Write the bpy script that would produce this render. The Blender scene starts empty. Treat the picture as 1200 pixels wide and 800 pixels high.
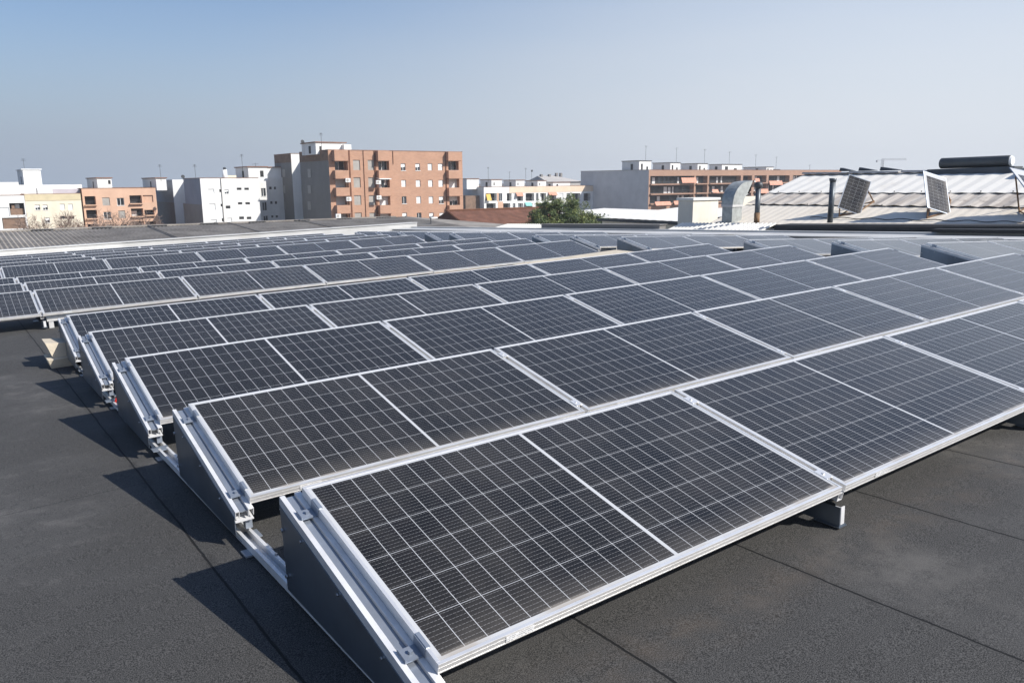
import bpy, math, random
import numpy as np
from mathutils import Matrix, Vector
random.seed(7)
S = bpy.context.scene
COL = S.collection
rad = math.radians

# ------------------------------------------------------------------ camera
EYE = 10.0                      # eye height above the street; the roof deck lies about 1.6 m below the eye
FPX = 918.1                     # focal length in pixels of a 1200 px wide picture
def basis(yaw, pitch, roll):
    cy, sy, cp, sp = math.cos(yaw), math.sin(yaw), math.cos(pitch), math.sin(pitch)
    F = Vector((sy*cp, cy*cp, -sp)); R = Vector((cy, -sy, 0)); U = R.cross(F)
    c, s = math.cos(roll), math.sin(roll)
    return F, c*R + s*U, -s*R + c*U
YAW = 0.6196863606
F, R, U = basis(YAW, math.atan((400-212.0)/FPX), rad(-0.5))
Fr, Rr, Ur = basis(YAW, 0.2046776629, -0.0334657849)
CG = Matrix((F, R, U)); CR = Matrix((Fr, Rr, Ur))
MR3 = CG.transposed() @ CR      # the roof's own frame (rows along x, slight drainage falls) -> world
ROOF = Matrix.Translation((0, 0, EYE)) @ MR3.to_4x4()
cam = bpy.data.cameras.new('camera'); camo = bpy.data.objects.new('camera', cam); COL.objects.link(camo)
cam.sensor_width = 36; cam.lens = 36*FPX/1200; cam.clip_start = 0.05; cam.clip_end = 5000
m = Matrix((R, U, -F)).transposed().to_4x4(); m.translation = (0, 0, EYE); camo.matrix_world = m
S.camera = camo

# ------------------------------------------------------------------ sky and sun
AZ, EL = rad(148), rad(37.5)
w = bpy.data.worlds.new('World'); S.world = w; w.use_nodes = True
nt = w.node_tree; bg = nt.nodes['Background']
sky = nt.nodes.new('ShaderNodeTexSky'); sky.sky_type = 'NISHITA'; sky.sun_disc = False
sky.sun_elevation = EL; sky.sun_rotation = AZ
sky.air_density = 1.0; sky.dust_density = 0.8; sky.ozone_density = 2.4; sky.altitude = 0
SKYK = 0.113; bg.inputs[1].default_value = SKYK
EXPO = 0.27
# urban haze low in the sky: grey blue away from the sun, near white towards it
def wn(t, **kw):
    n = nt.nodes.new(t)
    for k, v in kw.items(): setattr(n, k, v)
    return n
wtc = wn('ShaderNodeTexCoord'); wsep = wn('ShaderNodeSeparateXYZ'); nt.links.new(wtc.outputs['Generated'], wsep.inputs[0])
def mr(sock, a, b, c, d):
    n = wn('ShaderNodeMapRange'); n.interpolation_type = 'SMOOTHSTEP'
    for i, v in enumerate((a, b, c, d)): n.inputs[i+1].default_value = v
    nt.links.new(sock, n.inputs[0]); return n.outputs[0]
wdot = wn('ShaderNodeVectorMath', operation='DOT_PRODUCT'); nt.links.new(wtc.outputs['Generated'], wdot.inputs[0])
wdot.inputs[1].default_value = (math.sin(AZ), math.cos(AZ), 0)
def lin(c): return tuple(((v/255+.055)/1.055)**2.4/(2**EXPO)/SKYK for v in c)
hz = wn('ShaderNodeMix', data_type='RGBA'); nt.links.new(mr(wdot.outputs['Value'], -1.0, 0.13, 0, 1), hz.inputs[0])
hz.inputs[6].default_value = (*lin((160, 174, 194)), 1); hz.inputs[7].default_value = (*lin((223, 229, 238)), 1)
wm = wn('ShaderNodeMix', data_type='RGBA'); wtop = wn('ShaderNodeMath', operation='DIVIDE'); nt.links.new(wsep.outputs[2], wtop.inputs[0])
nt.links.new(mr(wdot.outputs['Value'], -1.0, 0.5, 0.26, 0.66), wtop.inputs[1])
wno = wn('ShaderNodeTexNoise'); wno.inputs['Scale'].default_value = 2.2; wno.inputs['Detail'].default_value = 4
wmp = wn('ShaderNodeMapping'); wmp.inputs['Scale'].default_value = (1, 1, 5); nt.links.new(wtc.outputs['Generated'], wmp.inputs[0]); nt.links.new(wmp.outputs[0], wno.inputs['Vector'])
wad = wn('ShaderNodeMath', operation='MULTIPLY_ADD'); nt.links.new(wno.outputs['Fac'], wad.inputs[0]); wad.inputs[1].default_value = 0.22; nt.links.new(wtop.outputs[0], wad.inputs[2])
nt.links.new(mr(wad.outputs[0], 0.08, 1.05, 1.0, 0.0), wm.inputs[0])
wsc = wn('ShaderNodeVectorMath', operation='SCALE'); nt.links.new(sky.outputs[0], wsc.inputs[0])
nt.links.new(mr(wdot.outputs['Value'], -1.0, 0.1, 0.73, 1.04), wsc.inputs['Scale']); wtint = wn('ShaderNodeVectorMath', operation='MULTIPLY'); wtint.inputs[1].default_value = (0.94, 1.0, 1.11)
nt.links.new(wsc.outputs[0], wtint.inputs[0]); nt.links.new(wtint.outputs[0], wm.inputs[6]); nt.links.new(hz.outputs[2], wm.inputs[7]); nt.links.new(wm.outputs[2], bg.inputs[0])
sl = bpy.data.lights.new('sun', 'SUN'); sl.energy = 5.0; sl.angle = rad(0.53); sl.color = (1, 0.955, 0.89)
so = bpy.data.objects.new('sun', sl); COL.objects.link(so)
sd = Vector((math.sin(AZ)*math.cos(EL), math.cos(AZ)*math.cos(EL), math.sin(EL)))
so.rotation_euler = sd.to_track_quat('Z', 'Y').to_euler(); so.location = (0, 0, 40)
S.view_settings.view_transform = 'Standard'; S.view_settings.look = 'None'
S.view_settings.exposure = EXPO; S.view_settings.gamma = 1; S.view_settings.use_curve_mapping = False
S.cycles.max_bounces = 6; S.cycles.glossy_bounces = 3; S.cycles.diffuse_bounces = 3
S.cycles.transparent_max_bounces = 4; S.cycles.caustics_reflective = False; S.cycles.caustics_refractive = False

# ------------------------------------------------------------------ picture -> place helpers (a point of the photo at a known distance)
def ray(px, py): return F + R*((px-600)/FPX) + U*((400-py)/FPX)
def atY(px, py, Y): d = ray(px, py); return d*(Y/d.y) + Vector((0, 0, EYE))
def atX(px, py, X): d = ray(px, py); return d*(X/d.x) + Vector((0, 0, EYE))

# ------------------------------------------------------------------ mesh builder
class MB:
    def __init__(s): s.v = []; s.f = []; s.m = []
    def poly(s, pts, mi=0):
        n = len(s.v); s.v += [tuple(p) for p in pts]; s.f.append(tuple(range(n, n+len(pts)))); s.m.append(mi)
    def hexa(s, b, t, mi=0):            # b, t: four points each, counter-clockwise seen from above
        n = len(s.v); s.v += [tuple(p) for p in b] + [tuple(p) for p in t]
        for f in ((3,2,1,0),(4,5,6,7),(0,1,5,4),(1,2,6,5),(2,3,7,6),(3,0,4,7)):
            s.f.append(tuple(n+i for i in f)); s.m.append(mi)
    def box(s, x0, x1, y0, y1, z0, z1, mi=0):
        if x0 > x1: x0, x1 = x1, x0
        if y0 > y1: y0, y1 = y1, y0
        if z0 > z1: z0, z1 = z1, z0
        s.hexa(((x0,y0,z0),(x1,y0,z0),(x1,y1,z0),(x0,y1,z0)), ((x0,y0,z1),(x1,y0,z1),(x1,y1,z1),(x0,y1,z1)), mi)
    def tube(s, pts, rr, n=8, mi=0, caps=True):
        pts = [Vector(p) for p in pts]
        if not hasattr(rr, '__len__'): rr = [rr]*len(pts)
        base = len(s.v); a = None
        for i, p in enumerate(pts):
            d = (pts[min(i+1, len(pts)-1)] - pts[max(i-1, 0)]).normalized()
            if a is None: a = d.orthogonal().normalized()
            a = (a - d*a.dot(d)).normalized(); b = d.cross(a)
            for k in range(n):
                t = 2*math.pi*k/n; s.v.append(tuple(p + (a*math.cos(t) + b*math.sin(t))*rr[i]))
        for i in range(len(pts)-1):
            for k in range(n):
                q = base+i*n; s.f.append((q+k, q+(k+1)%n, q+n+(k+1)%n, q+n+k)); s.m.append(mi)
        if caps:
            s.f.append(tuple(base+k for k in reversed(range(n)))); s.m.append(mi)
            q = base+(len(pts)-1)*n; s.f.append(tuple(q+k for k in range(n))); s.m.append(mi)
    def build(s, name, mats, parent=None, mw=None, smooth=False, bevel=0):
        me = bpy.data.meshes.new(name); me.from_pydata(s.v, [], s.f)
        if not isinstance(mats, (list, tuple)): mats = [mats]
        for q in mats: me.materials.append(q)
        me.polygons.foreach_set('material_index', s.m)
        if smooth: me.polygons.foreach_set('use_smooth', [True]*len(s.f))
        me.update(); o = bpy.data.objects.new(name, me); COL.objects.link(o)
        if parent: o.parent = parent
        if mw is not None: o.matrix_world = mw
        if bevel:
            b = o.modifiers.new('bevel', 'BEVEL'); b.width = bevel; b.segments = 2; b.limit_method = 'ANGLE'
        return o
def tag(o, label=None, cat=None, group=None, kind=None):
    if label: o['label'] = label
    if cat: o['category'] = cat
    if group: o['group'] = group
    if kind: o['kind'] = kind
    return o
def empty(name, mw, label, cat, group=None):
    o = bpy.data.objects.new(name, None); COL.objects.link(o); o.matrix_world = mw; o.empty_display_size = 0.2
    return tag(o, label, cat, group)
def T(x, y, z): return Matrix.Translation((x, y, z))
def copy_tree(o, parent=None):
    c = o.copy(); COL.objects.link(c)
    if parent: c.parent = parent
    for ch in o.children: copy_tree(ch, c)
    return c

# ------------------------------------------------------------------ materials
def newmat(name):
    mt = bpy.data.materials.new(name); mt.use_nodes = True; t = mt.node_tree
    return mt, t, t.nodes['Principled BSDF'], t.nodes, t.links
def val(N, L, op, a, b=None, c=None, clamp=False):
    n = N.new('ShaderNodeMath'); n.operation = op; n.use_clamp = clamp
    for i, x in enumerate((a, b, c)):
        if x is None: continue
        if isinstance(x, (int, float)): n.inputs[i].default_value = x
        else: L.new(x, n.inputs[i])
    return n.outputs[0]
def mixc(N, L, fac, a, b):
    n = N.new('ShaderNodeMix'); n.data_type = 'RGBA'
    for sock, x in ((n.inputs[0], fac), (n.inputs[6], a), (n.inputs[7], b)):
        if isinstance(x, (int, float)): sock.default_value = x
        elif isinstance(x, tuple): sock.default_value = (*x, 1) if len(x) == 3 else x
        else: L.new(x, sock)
    return n.outputs[2]
def noise(N, L, vec, scale, detail=3, rough=0.5):
    n = N.new('ShaderNodeTexNoise'); n.inputs['Scale'].default_value = scale
    n.inputs['Detail'].default_value = detail; n.inputs['Roughness'].default_value = rough
    if vec is not None: L.new(vec, n.inputs['Vector'])
    return n.outputs['Fac']
def ramp(N, L, fac, lo, hi):
    n = N.new('ShaderNodeMapRange'); n.inputs[1].default_value = lo; n.inputs[2].default_value = hi
    n.interpolation_type = 'SMOOTHSTEP'; L.new(fac, n.inputs[0]); return n.outputs[0]
def mat(name, col, rough=0.7, metal=0.0, var=0.12, vscale=1.5, dirt=None, dirtamt=0.3, dscale=0.6, bump=0.0, bscale=40, spec=0.5, streak=False):
    mt, t, p, N, L = newmat(name)
    tc = N.new('ShaderNodeTexCoord'); g = N.new('ShaderNodeNewGeometry'); vec = g.outputs['Position']
    if streak:
        mp = N.new('ShaderNodeMapping'); mp.inputs['Scale'].default_value = (1, 1, 0.12); L.new(vec, mp.inputs[0]); sv = mp.outputs[0]
    else: sv = vec
    f = noise(N, L, vec, vscale, 5, 0.6)
    a = tuple(c*(1-var) for c in col); b = tuple(min(1, c*(1+var)) for c in col)
    c = mixc(N, L, ramp(N, L, f, 0.3, 0.7), a, b)
    if dirt:
        d = ramp(N, L, noise(N, L, sv, dscale, 6, 0.65), 0.45, 0.75)
        c = mixc(N, L, val(N, L, 'MULTIPLY', d, dirtamt), c, dirt)
    L.new(c, p.inputs['Base Color']); p.inputs['Roughness'].default_value = rough
    p.inputs['Metallic'].default_value = metal; p.inputs['Specular IOR Level'].default_value = spec
    if bump:
        bn = N.new('ShaderNodeBump'); bn.inputs['Strength'].default_value = bump; bn.inputs['Distance'].default_value = 0.01
        L.new(noise(N, L, tc.outputs['Object'], bscale, 4), bn.inputs['Height']); L.new(bn.outputs[0], p.inputs['Normal'])
    return mt

M = {}
M['alu'] = mat('anodised_aluminium', (0.86, 0.85, 0.83), 0.40, 0.6, 0.05, 6, (0.5, 0.45, 0.38), 0.25, 5, spec=0.5)
M['alu_rail'] = mat('rail_aluminium', (0.74, 0.74, 0.74), 0.4, 0.25, 0.08, 8, (0.4, 0.38, 0.34), 0.3, 6)
M['plate'] = mat('galvanised_plate', (0.20, 0.235, 0.28), 0.33, 0.8, 0.15, 2.5, (0.12, 0.12, 0.12), 0.4, 2)
M['galv'] = mat('galvanised_sheet', (0.30, 0.34, 0.40), 0.42, 0.5, 0.12, 3, (0.25, 0.25, 0.25), 0.3, 2)
M['steel_dark'] = mat('dark_steel', (0.06, 0.065, 0.07), 0.5, 0.3, 0.2, 5)
M['bolt'] = mat('bolt_steel', (0.45, 0.45, 0.45), 0.3, 0.9)
M['conc'] = mat('pale_concrete', (0.58, 0.51, 0.40), 0.9, 0, 0.12, 8, (0.3, 0.25, 0.18), 0.4, 4, 0.4, 60)
M['red'] = mat('red_cable', (0.6, 0.03, 0.02), 0.4)
M['white'] = mat('white_plaster', (0.74, 0.74, 0.72), 0.85, 0, 0.05, 0.4, (0.45, 0.43, 0.40), 0.25, 0.5, streak=True)
M['whitewin'] = mat('white_blind', (0.76, 0.77, 0.76), 0.6, 0, 0.04, 1)
M['cream'] = mat('cream_plaster', (0.72, 0.655, 0.52), 0.85, 0, 0.06, 0.5, (0.5, 0.42, 0.3), 0.3, 0.5, streak=True)
M['creamband'] = mat('ochre_plaster', (0.58, 0.50, 0.33), 0.85, 0, 0.08, 0.6)
M['salmon'] = mat('salmon_plaster', (0.60, 0.39, 0.275), 0.85, 0, 0.06, 0.5, (0.42, 0.24, 0.16), 0.25, 0.5, streak=True)
M['lilac'] = mat('lilac_shade_plaster', (0.46, 0.42, 0.45), 0.85, 0, 0.08, 0.5)
M['greyw'] = mat('grey_render', (0.42, 0.40, 0.38), 0.9, 0, 0.07, 0.35, (0.25, 0.24, 0.22), 0.35, 0.3, streak=True)
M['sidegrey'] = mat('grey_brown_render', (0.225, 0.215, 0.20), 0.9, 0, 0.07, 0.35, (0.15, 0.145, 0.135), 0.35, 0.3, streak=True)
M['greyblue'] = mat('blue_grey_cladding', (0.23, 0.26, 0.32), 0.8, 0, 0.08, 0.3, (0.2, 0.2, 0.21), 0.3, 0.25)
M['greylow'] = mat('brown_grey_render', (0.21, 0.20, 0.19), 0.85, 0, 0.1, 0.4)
M['greyblock'] = mat('grey_block_wall', (0.58, 0.58, 0.58), 0.9, 0, 0.05, 0.4, (0.35, 0.35, 0.35), 0.3, 0.3)
M['brown'] = mat('brown_brick', (0.20, 0.13, 0.09), 0.9, 0, 0.2, 1.2)
M['dkbrown'] = mat('dark_brown_brick', (0.13, 0.055, 0.03), 0.9, 0, 0.2, 1.2)
M['winglass'] = mat('window_glass', (0.03, 0.035, 0.04), 0.12, 0, 0.5, 0.8, spec=0.6)
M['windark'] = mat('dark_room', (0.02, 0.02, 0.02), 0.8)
M['greyshut'] = mat('grey_shutter', (0.36, 0.34, 0.31), 0.7, 0, 0.1, 1)
M['awning'] = mat('orange_awning', (0.60, 0.29, 0.20), 0.8, 0, 0.12, 1.2)
M['awngreen'] = mat('teal_awning', (0.22, 0.50, 0.45), 0.8, 0, 0.1, 1)
M['yellow'] = mat('yellow_curtain', (0.70, 0.45, 0.10), 0.8)
M['roofcap'] = mat('roof_edge_brown', (0.22, 0.12, 0.08), 0.8, 0, 0.2, 1)
M['peach'] = mat('peach_plaster', (0.70, 0.56, 0.42), 0.85, 0, 0.06, 0.5)
M['deck'] = mat('roof_terrace', (0.42, 0.34, 0.28), 0.9, 0, 0.15, 0.6)
M['coping'] = mat('grey_coping', (0.50, 0.50, 0.49), 0.7, 0, 0.08, 0.7, (0.35, 0.33, 0.3), 0.4, 0.6)
M['whitesheet'] = mat('white_sheet_roof', (0.80, 0.78, 0.72), 0.7, 0, 0.04, 0.3, (0.6, 0.56, 0.48), 0.3, 0.4)
M['bitumen'] = mat('black_bitumen', (0.022, 0.023, 0.025), 0.75, 0, 0.2, 2, bump=0.3)
M['terracotta'] = mat('brown_roof_tiles', (0.155, 0.072, 0.048), 0.9, 0, 0.25, 1.5, (0.12, 0.05, 0.035), 0.6, 2)
M['bark'] = mat('bark', (0.10, 0.075, 0.05), 0.9, 0, 0.3, 6)
M['twig'] = mat('bare_twigs', (0.33, 0.24, 0.19), 0.9, 0, 0.25, 3)
M['leafA'] = mat('leaf_green', (0.055, 0.085, 0.022), 0.6, 0, 0.4, 1.5)
M['leafB'] = mat('leaf_olive', (0.12, 0.14, 0.035), 0.6, 0, 0.4, 1.5)
M['tank'] = mat('dark_tank_sheet', (0.06, 0.07, 0.078), 0.65, 0.0, 0.15, 2)
M['rust'] = mat('rusty_steel', (0.22, 0.13, 0.07), 0.8, 0.1, 0.3, 4)
M['asphalt'] = mat('asphalt', (0.05, 0.05, 0.05), 0.9, 0, 0.2, 0.5)
M['ground'] = mat('city_ground', (0.14, 0.13, 0.115), 0.95, 0, 0.25, 0.02)
M['cable'] = mat('black_cable', (0.02, 0.02, 0.02), 0.6)
M['cream_wall'] = mat('cream_render', (0.72, 0.68, 0.59), 0.9, 0, 0.06, 1.2, (0.4, 0.34, 0.26), 0.35, 1.2, streak=True)
M['beige'] = mat('beige_sheet', (0.78, 0.71, 0.60), 0.75, 0, 0.08, 0.8, (0.33, 0.27, 0.21), 0.4, 0.8)
M['beigelite'] = mat('pale_beige_sheet', (0.82, 0.79, 0.72), 0.7, 0, 0.06, 0.8, (0.42, 0.37, 0.31), 0.35, 0.8)
def striped(name, c1, c2, c3):       # sheets of different age and lichen, streaked down the slope
    mt, t, p, N, L = newmat(name); g = N.new('ShaderNodeNewGeometry'); mp = N.new('ShaderNodeMapping'); mp.inputs['Scale'].default_value = (.12, 1.9, .12)
    L.new(g.outputs['Position'], mp.inputs[0]); f = noise(N, L, mp.outputs[0], 1.0, 4, 0.7)
    c = mixc(N, L, ramp(N, L, f, 0.40, 0.58), c1, c2); c = mixc(N, L, ramp(N, L, noise(N, L, g.outputs['Position'], 2.5, 6, 0.7), 0.5, 0.8), c, c3)
    L.new(c, p.inputs['Base Color']); p.inputs['Roughness'].default_value = 0.85; return mt
M['beigedirt'] = striped('stained_sheet', (0.40, 0.355, 0.31), (0.66, 0.60, 0.52), (0.26, 0.22, 0.19))

def brickmat(name, c1, c2, mortar):
    mt, t, p, N, L = newmat(name)
    g = N.new('ShaderNodeNewGeometry'); sx = N.new('ShaderNodeSeparateXYZ'); L.new(g.outputs['Position'], sx.inputs[0])
    h = val(N, L, 'ADD', sx.outputs[0], sx.outputs[1]); cx = N.new('ShaderNodeCombineXYZ'); L.new(h, cx.inputs[0]); L.new(sx.outputs[2], cx.inputs[1])
    b = N.new('ShaderNodeTexBrick'); L.new(cx.outputs[0], b.inputs['Vector']); b.inputs['Scale'].default_value = 1
    b.inputs['Brick Width'].default_value = 0.5; b.inputs['Row Height'].default_value = 0.16; b.inputs['Mortar Size'].default_value = 0.018
    b.inputs['Color1'].default_value = (*c1, 1); b.inputs['Color2'].default_value = (*c2, 1); b.inputs['Mortar'].default_value = (*mortar, 1)
    f = noise(N, L, g.outputs['Position'], 0.45, 6, 0.65)
    hs = N.new('ShaderNodeHueSaturation'); L.new(b.outputs['Color'], hs.inputs['Color'])
    L.new(val(N, L, 'MULTIPLY_ADD', f, 0.5, 0.75), hs.inputs['Value']); L.new(hs.outputs[0], p.inputs['Base Color'])
    p.inputs['Roughness'].default_value = 0.9
    return mt
M['brick'] = brickmat('orange_brick', (0.46, 0.26, 0.17), (0.40, 0.22, 0.145), (0.42, 0.28, 0.20))
M['brickR'] = brickmat('brown_orange_brick', (0.37, 0.22, 0.15), (0.33, 0.19, 0.13), (0.36, 0.25, 0.19))

def corrmat(name, col, var, dirt, amt):       # sheet whose corrugation is real geometry; weathering only
    return mat(name, col, 0.85, 0, var, 0.9, dirt, amt, 0.5, 0.2, 20)
M['fibre'] = corrmat('fibre_cement_sheet', (0.27, 0.245, 0.215), 0.22, (0.10, 0.085, 0.07), 0.65)

# roofing felt: granules, black lap seams along y every 0.93 m, pale dust and tan mud where water stands
def feltmat():
    mt, t, p, N, L = newmat('roofing_felt'); tc = N.new('ShaderNodeTexCoord'); v = tc.outputs['Object']
    sx = N.new('ShaderNodeSeparateXYZ'); L.new(v, sx.inputs[0]); X, Y = sx.outputs[0], sx.outputs[1]
    gran = noise(N, L, v, 230, 2, 0.7); gran2 = noise(N, L, v, 60, 3, 0.7)
    big = noise(N, L, v, 0.8, 6, 0.6); mid = noise(N, L, v, 5, 5, 0.65)
    c = mixc(N, L, ramp(N, L, gran, 0.38, 0.64), (0.014, 0.0138, 0.0134), (0.104, 0.101, 0.096))
    c = mixc(N, L, val(N, L, 'MULTIPLY', ramp(N, L, gran2, 0.58, 0.75), 0.5), c, (0.03, 0.03, 0.03))
    c = mixc(N, L, val(N, L, 'MULTIPLY', ramp(N, L, big, 0.42, 0.72), 0.5), c, (0.108, 0.106, 0.103))
    # pale mineral dust
    c = mixc(N, L, val(N, L, 'MULTIPLY', ramp(N, L, val(N, L, 'MULTIPLY', mid, big), 0.27, 0.42), 0.35), c, (0.17, 0.16, 0.15))
    # tan mud washed off the lower edge of the front row
    e = val(N, L, 'SUBTRACT', 1.0, val(N, L, 'MULTIPLY', val(N, L, 'ABSOLUTE', val(N, L, 'SUBTRACT', Y, 1.72)), 4.5), clamp=True)
    on = ramp(N, L, X, 1.0, 1.6)
    mud = val(N, L, 'MULTIPLY', val(N, L, 'MULTIPLY', e, on), ramp(N, L, mid, 0.38, 0.68))
    c = mixc(N, L, val(N, L, 'MULTIPLY', mud, 0.22), c, (0.16, 0.12, 0.085))
    # pale run-off fan in front of the first joint
    fx = val(N, L, 'SUBTRACT', 1.0, val(N, L, 'MULTIPLY', val(N, L, 'ABSOLUTE', val(N, L, 'SUBTRACT', X, 2.95)), 2.6), clamp=True)
    fy = val(N, L, 'SUBTRACT', 1.0, val(N, L, 'MULTIPLY', val(N, L, 'ABSOLUTE', val(N, L, 'SUBTRACT', Y, 1.45)), 1.9), clamp=True)
    c = mixc(N, L, val(N, L, 'MULTIPLY', val(N, L, 'MULTIPLY', fx, fy), ramp(N, L, mid, 0.3, 0.7)), c, (0.125, 0.118, 0.108))
    # dried sediment lying in the gap behind the fifth row, where the deck drains
    gy = val(N, L, 'MULTIPLY', ramp(N, L, Y, 9.9, 10.4), val(N, L, 'SUBTRACT', 1.0, ramp(N, L, Y, 15.2, 15.9)))
    gx = ramp(N, L, X, 6.2, 8.4)
    c = mixc(N, L, val(N, L, 'MULTIPLY', val(N, L, 'MULTIPLY', gy, gx), val(N, L, 'MULTIPLY_ADD', mid, 0.5, 0.62), clamp=True), c, (0.36, 0.30, 0.215))
    # lap seams
    wob = val(N, L, 'MULTIPLY', val(N, L, 'SUBTRACT', noise(N, L, v, 1.6, 6, 0.75), 0.5), 0.03)
    s = val(N, L, 'FRACT', val(N, L, 'DIVIDE', val(N, L, 'ADD', val(N, L, 'ADD', X, wob), -0.757+93.75), 0.9375))
    dline = val(N, L, 'MULTIPLY', val(N, L, 'MINIMUM', s, val(N, L, 'SUBTRACT', 1.0, s)), 0.9375)
    seam = val(N, L, 'SUBTRACT', 1.0, ramp(N, L, dline, 0.0035, 0.0075))
    tar = val(N, L, 'MULTIPLY', val(N, L, 'SUBTRACT', 1.0, ramp(N, L, dline, 0.01, 0.05)), val(N, L, 'MULTIPLY', ramp(N, L, mid, 0.45, 0.7), 0.45))
    # end laps, staggered per strip
    strip = val(N, L, 'FLOOR', val(N, L, 'DIVIDE', val(N, L, 'ADD', X, -0.757+93.75), 0.9375))
    off = val(N, L, 'MULTIPLY', val(N, L, 'FRACT', val(N, L, 'MULTIPLY', strip, 0.387)), 7.0)
    s2 = val(N, L, 'FRACT', val(N, L, 'DIVIDE', val(N, L, 'ADD', val(N, L, 'ADD', Y, wob), off), 7.0))
    d2 = val(N, L, 'MULTIPLY', val(N, L, 'MINIMUM', s2, val(N, L, 'SUBTRACT', 1.0, s2)), 7.0)
    seam2 = val(N, L, 'MULTIPLY', val(N, L, 'SUBTRACT', 1.0, ramp(N, L, d2, 0.002, 0.006)), 0.6)
    allseam = val(N, L, 'MAXIMUM', val(N, L, 'MAXIMUM', seam, seam2), tar)
    # hairline crazing
    vo = N.new('ShaderNodeTexVoronoi'); vo.feature = 'DISTANCE_TO_EDGE'; vo.inputs['Scale'].default_value = 3.3
    wv = N.new('ShaderNodeVectorMath'); wv.operation = 'ADD'; nn = N.new('ShaderNodeTexNoise'); nn.inputs['Scale'].default_value = 6; nn.inputs['Detail'].default_value = 5
    L.new(v, nn.inputs['Vector']); sc = N.new('ShaderNodeVectorMath'); sc.operation = 'SCALE'; sc.inputs['Scale'].default_value = 0.35
    L.new(nn.outputs['Color'], sc.inputs[0]); L.new(v, wv.inputs[0]); L.new(sc.outputs[0], wv.inputs[1]); L.new(wv.outputs[0], vo.inputs['Vector'])
    crack = val(N, L, 'MULTIPLY', val(N, L, 'SUBTRACT', 1.0, ramp(N, L, vo.outputs['Distance'], 0.003, 0.012)), ramp(N, L, big, 0.45, 0.62))
    c = mixc(N, L, val(N, L, 'MULTIPLY', crack, 0.55), c, (0.02, 0.02, 0.02))
    c = mixc(N, L, allseam, c, (0.008, 0.008, 0.008))
    L.new(c, p.inputs['Base Color']); p.inputs['Roughness'].default_value = 0.85; p.inputs['Specular IOR Level'].default_value = 0.35
    h = val(N, L, 'SUBTRACT', val(N, L, 'MULTIPLY', gran, 0.5), val(N, L, 'MULTIPLY', allseam, 0.9))
    h = val(N, L, 'ADD', h, val(N, L, 'MULTIPLY', mid, 0.8))
    bn = N.new('ShaderNodeBump'); bn.inputs['Strength'].default_value = 0.55; bn.inputs['Distance'].default_value = 0.006
    L.new(h, bn.inputs['Height']); L.new(bn.outputs[0], p.inputs['Normal'])
    return mt
M['felt'] = feltmat()

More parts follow.
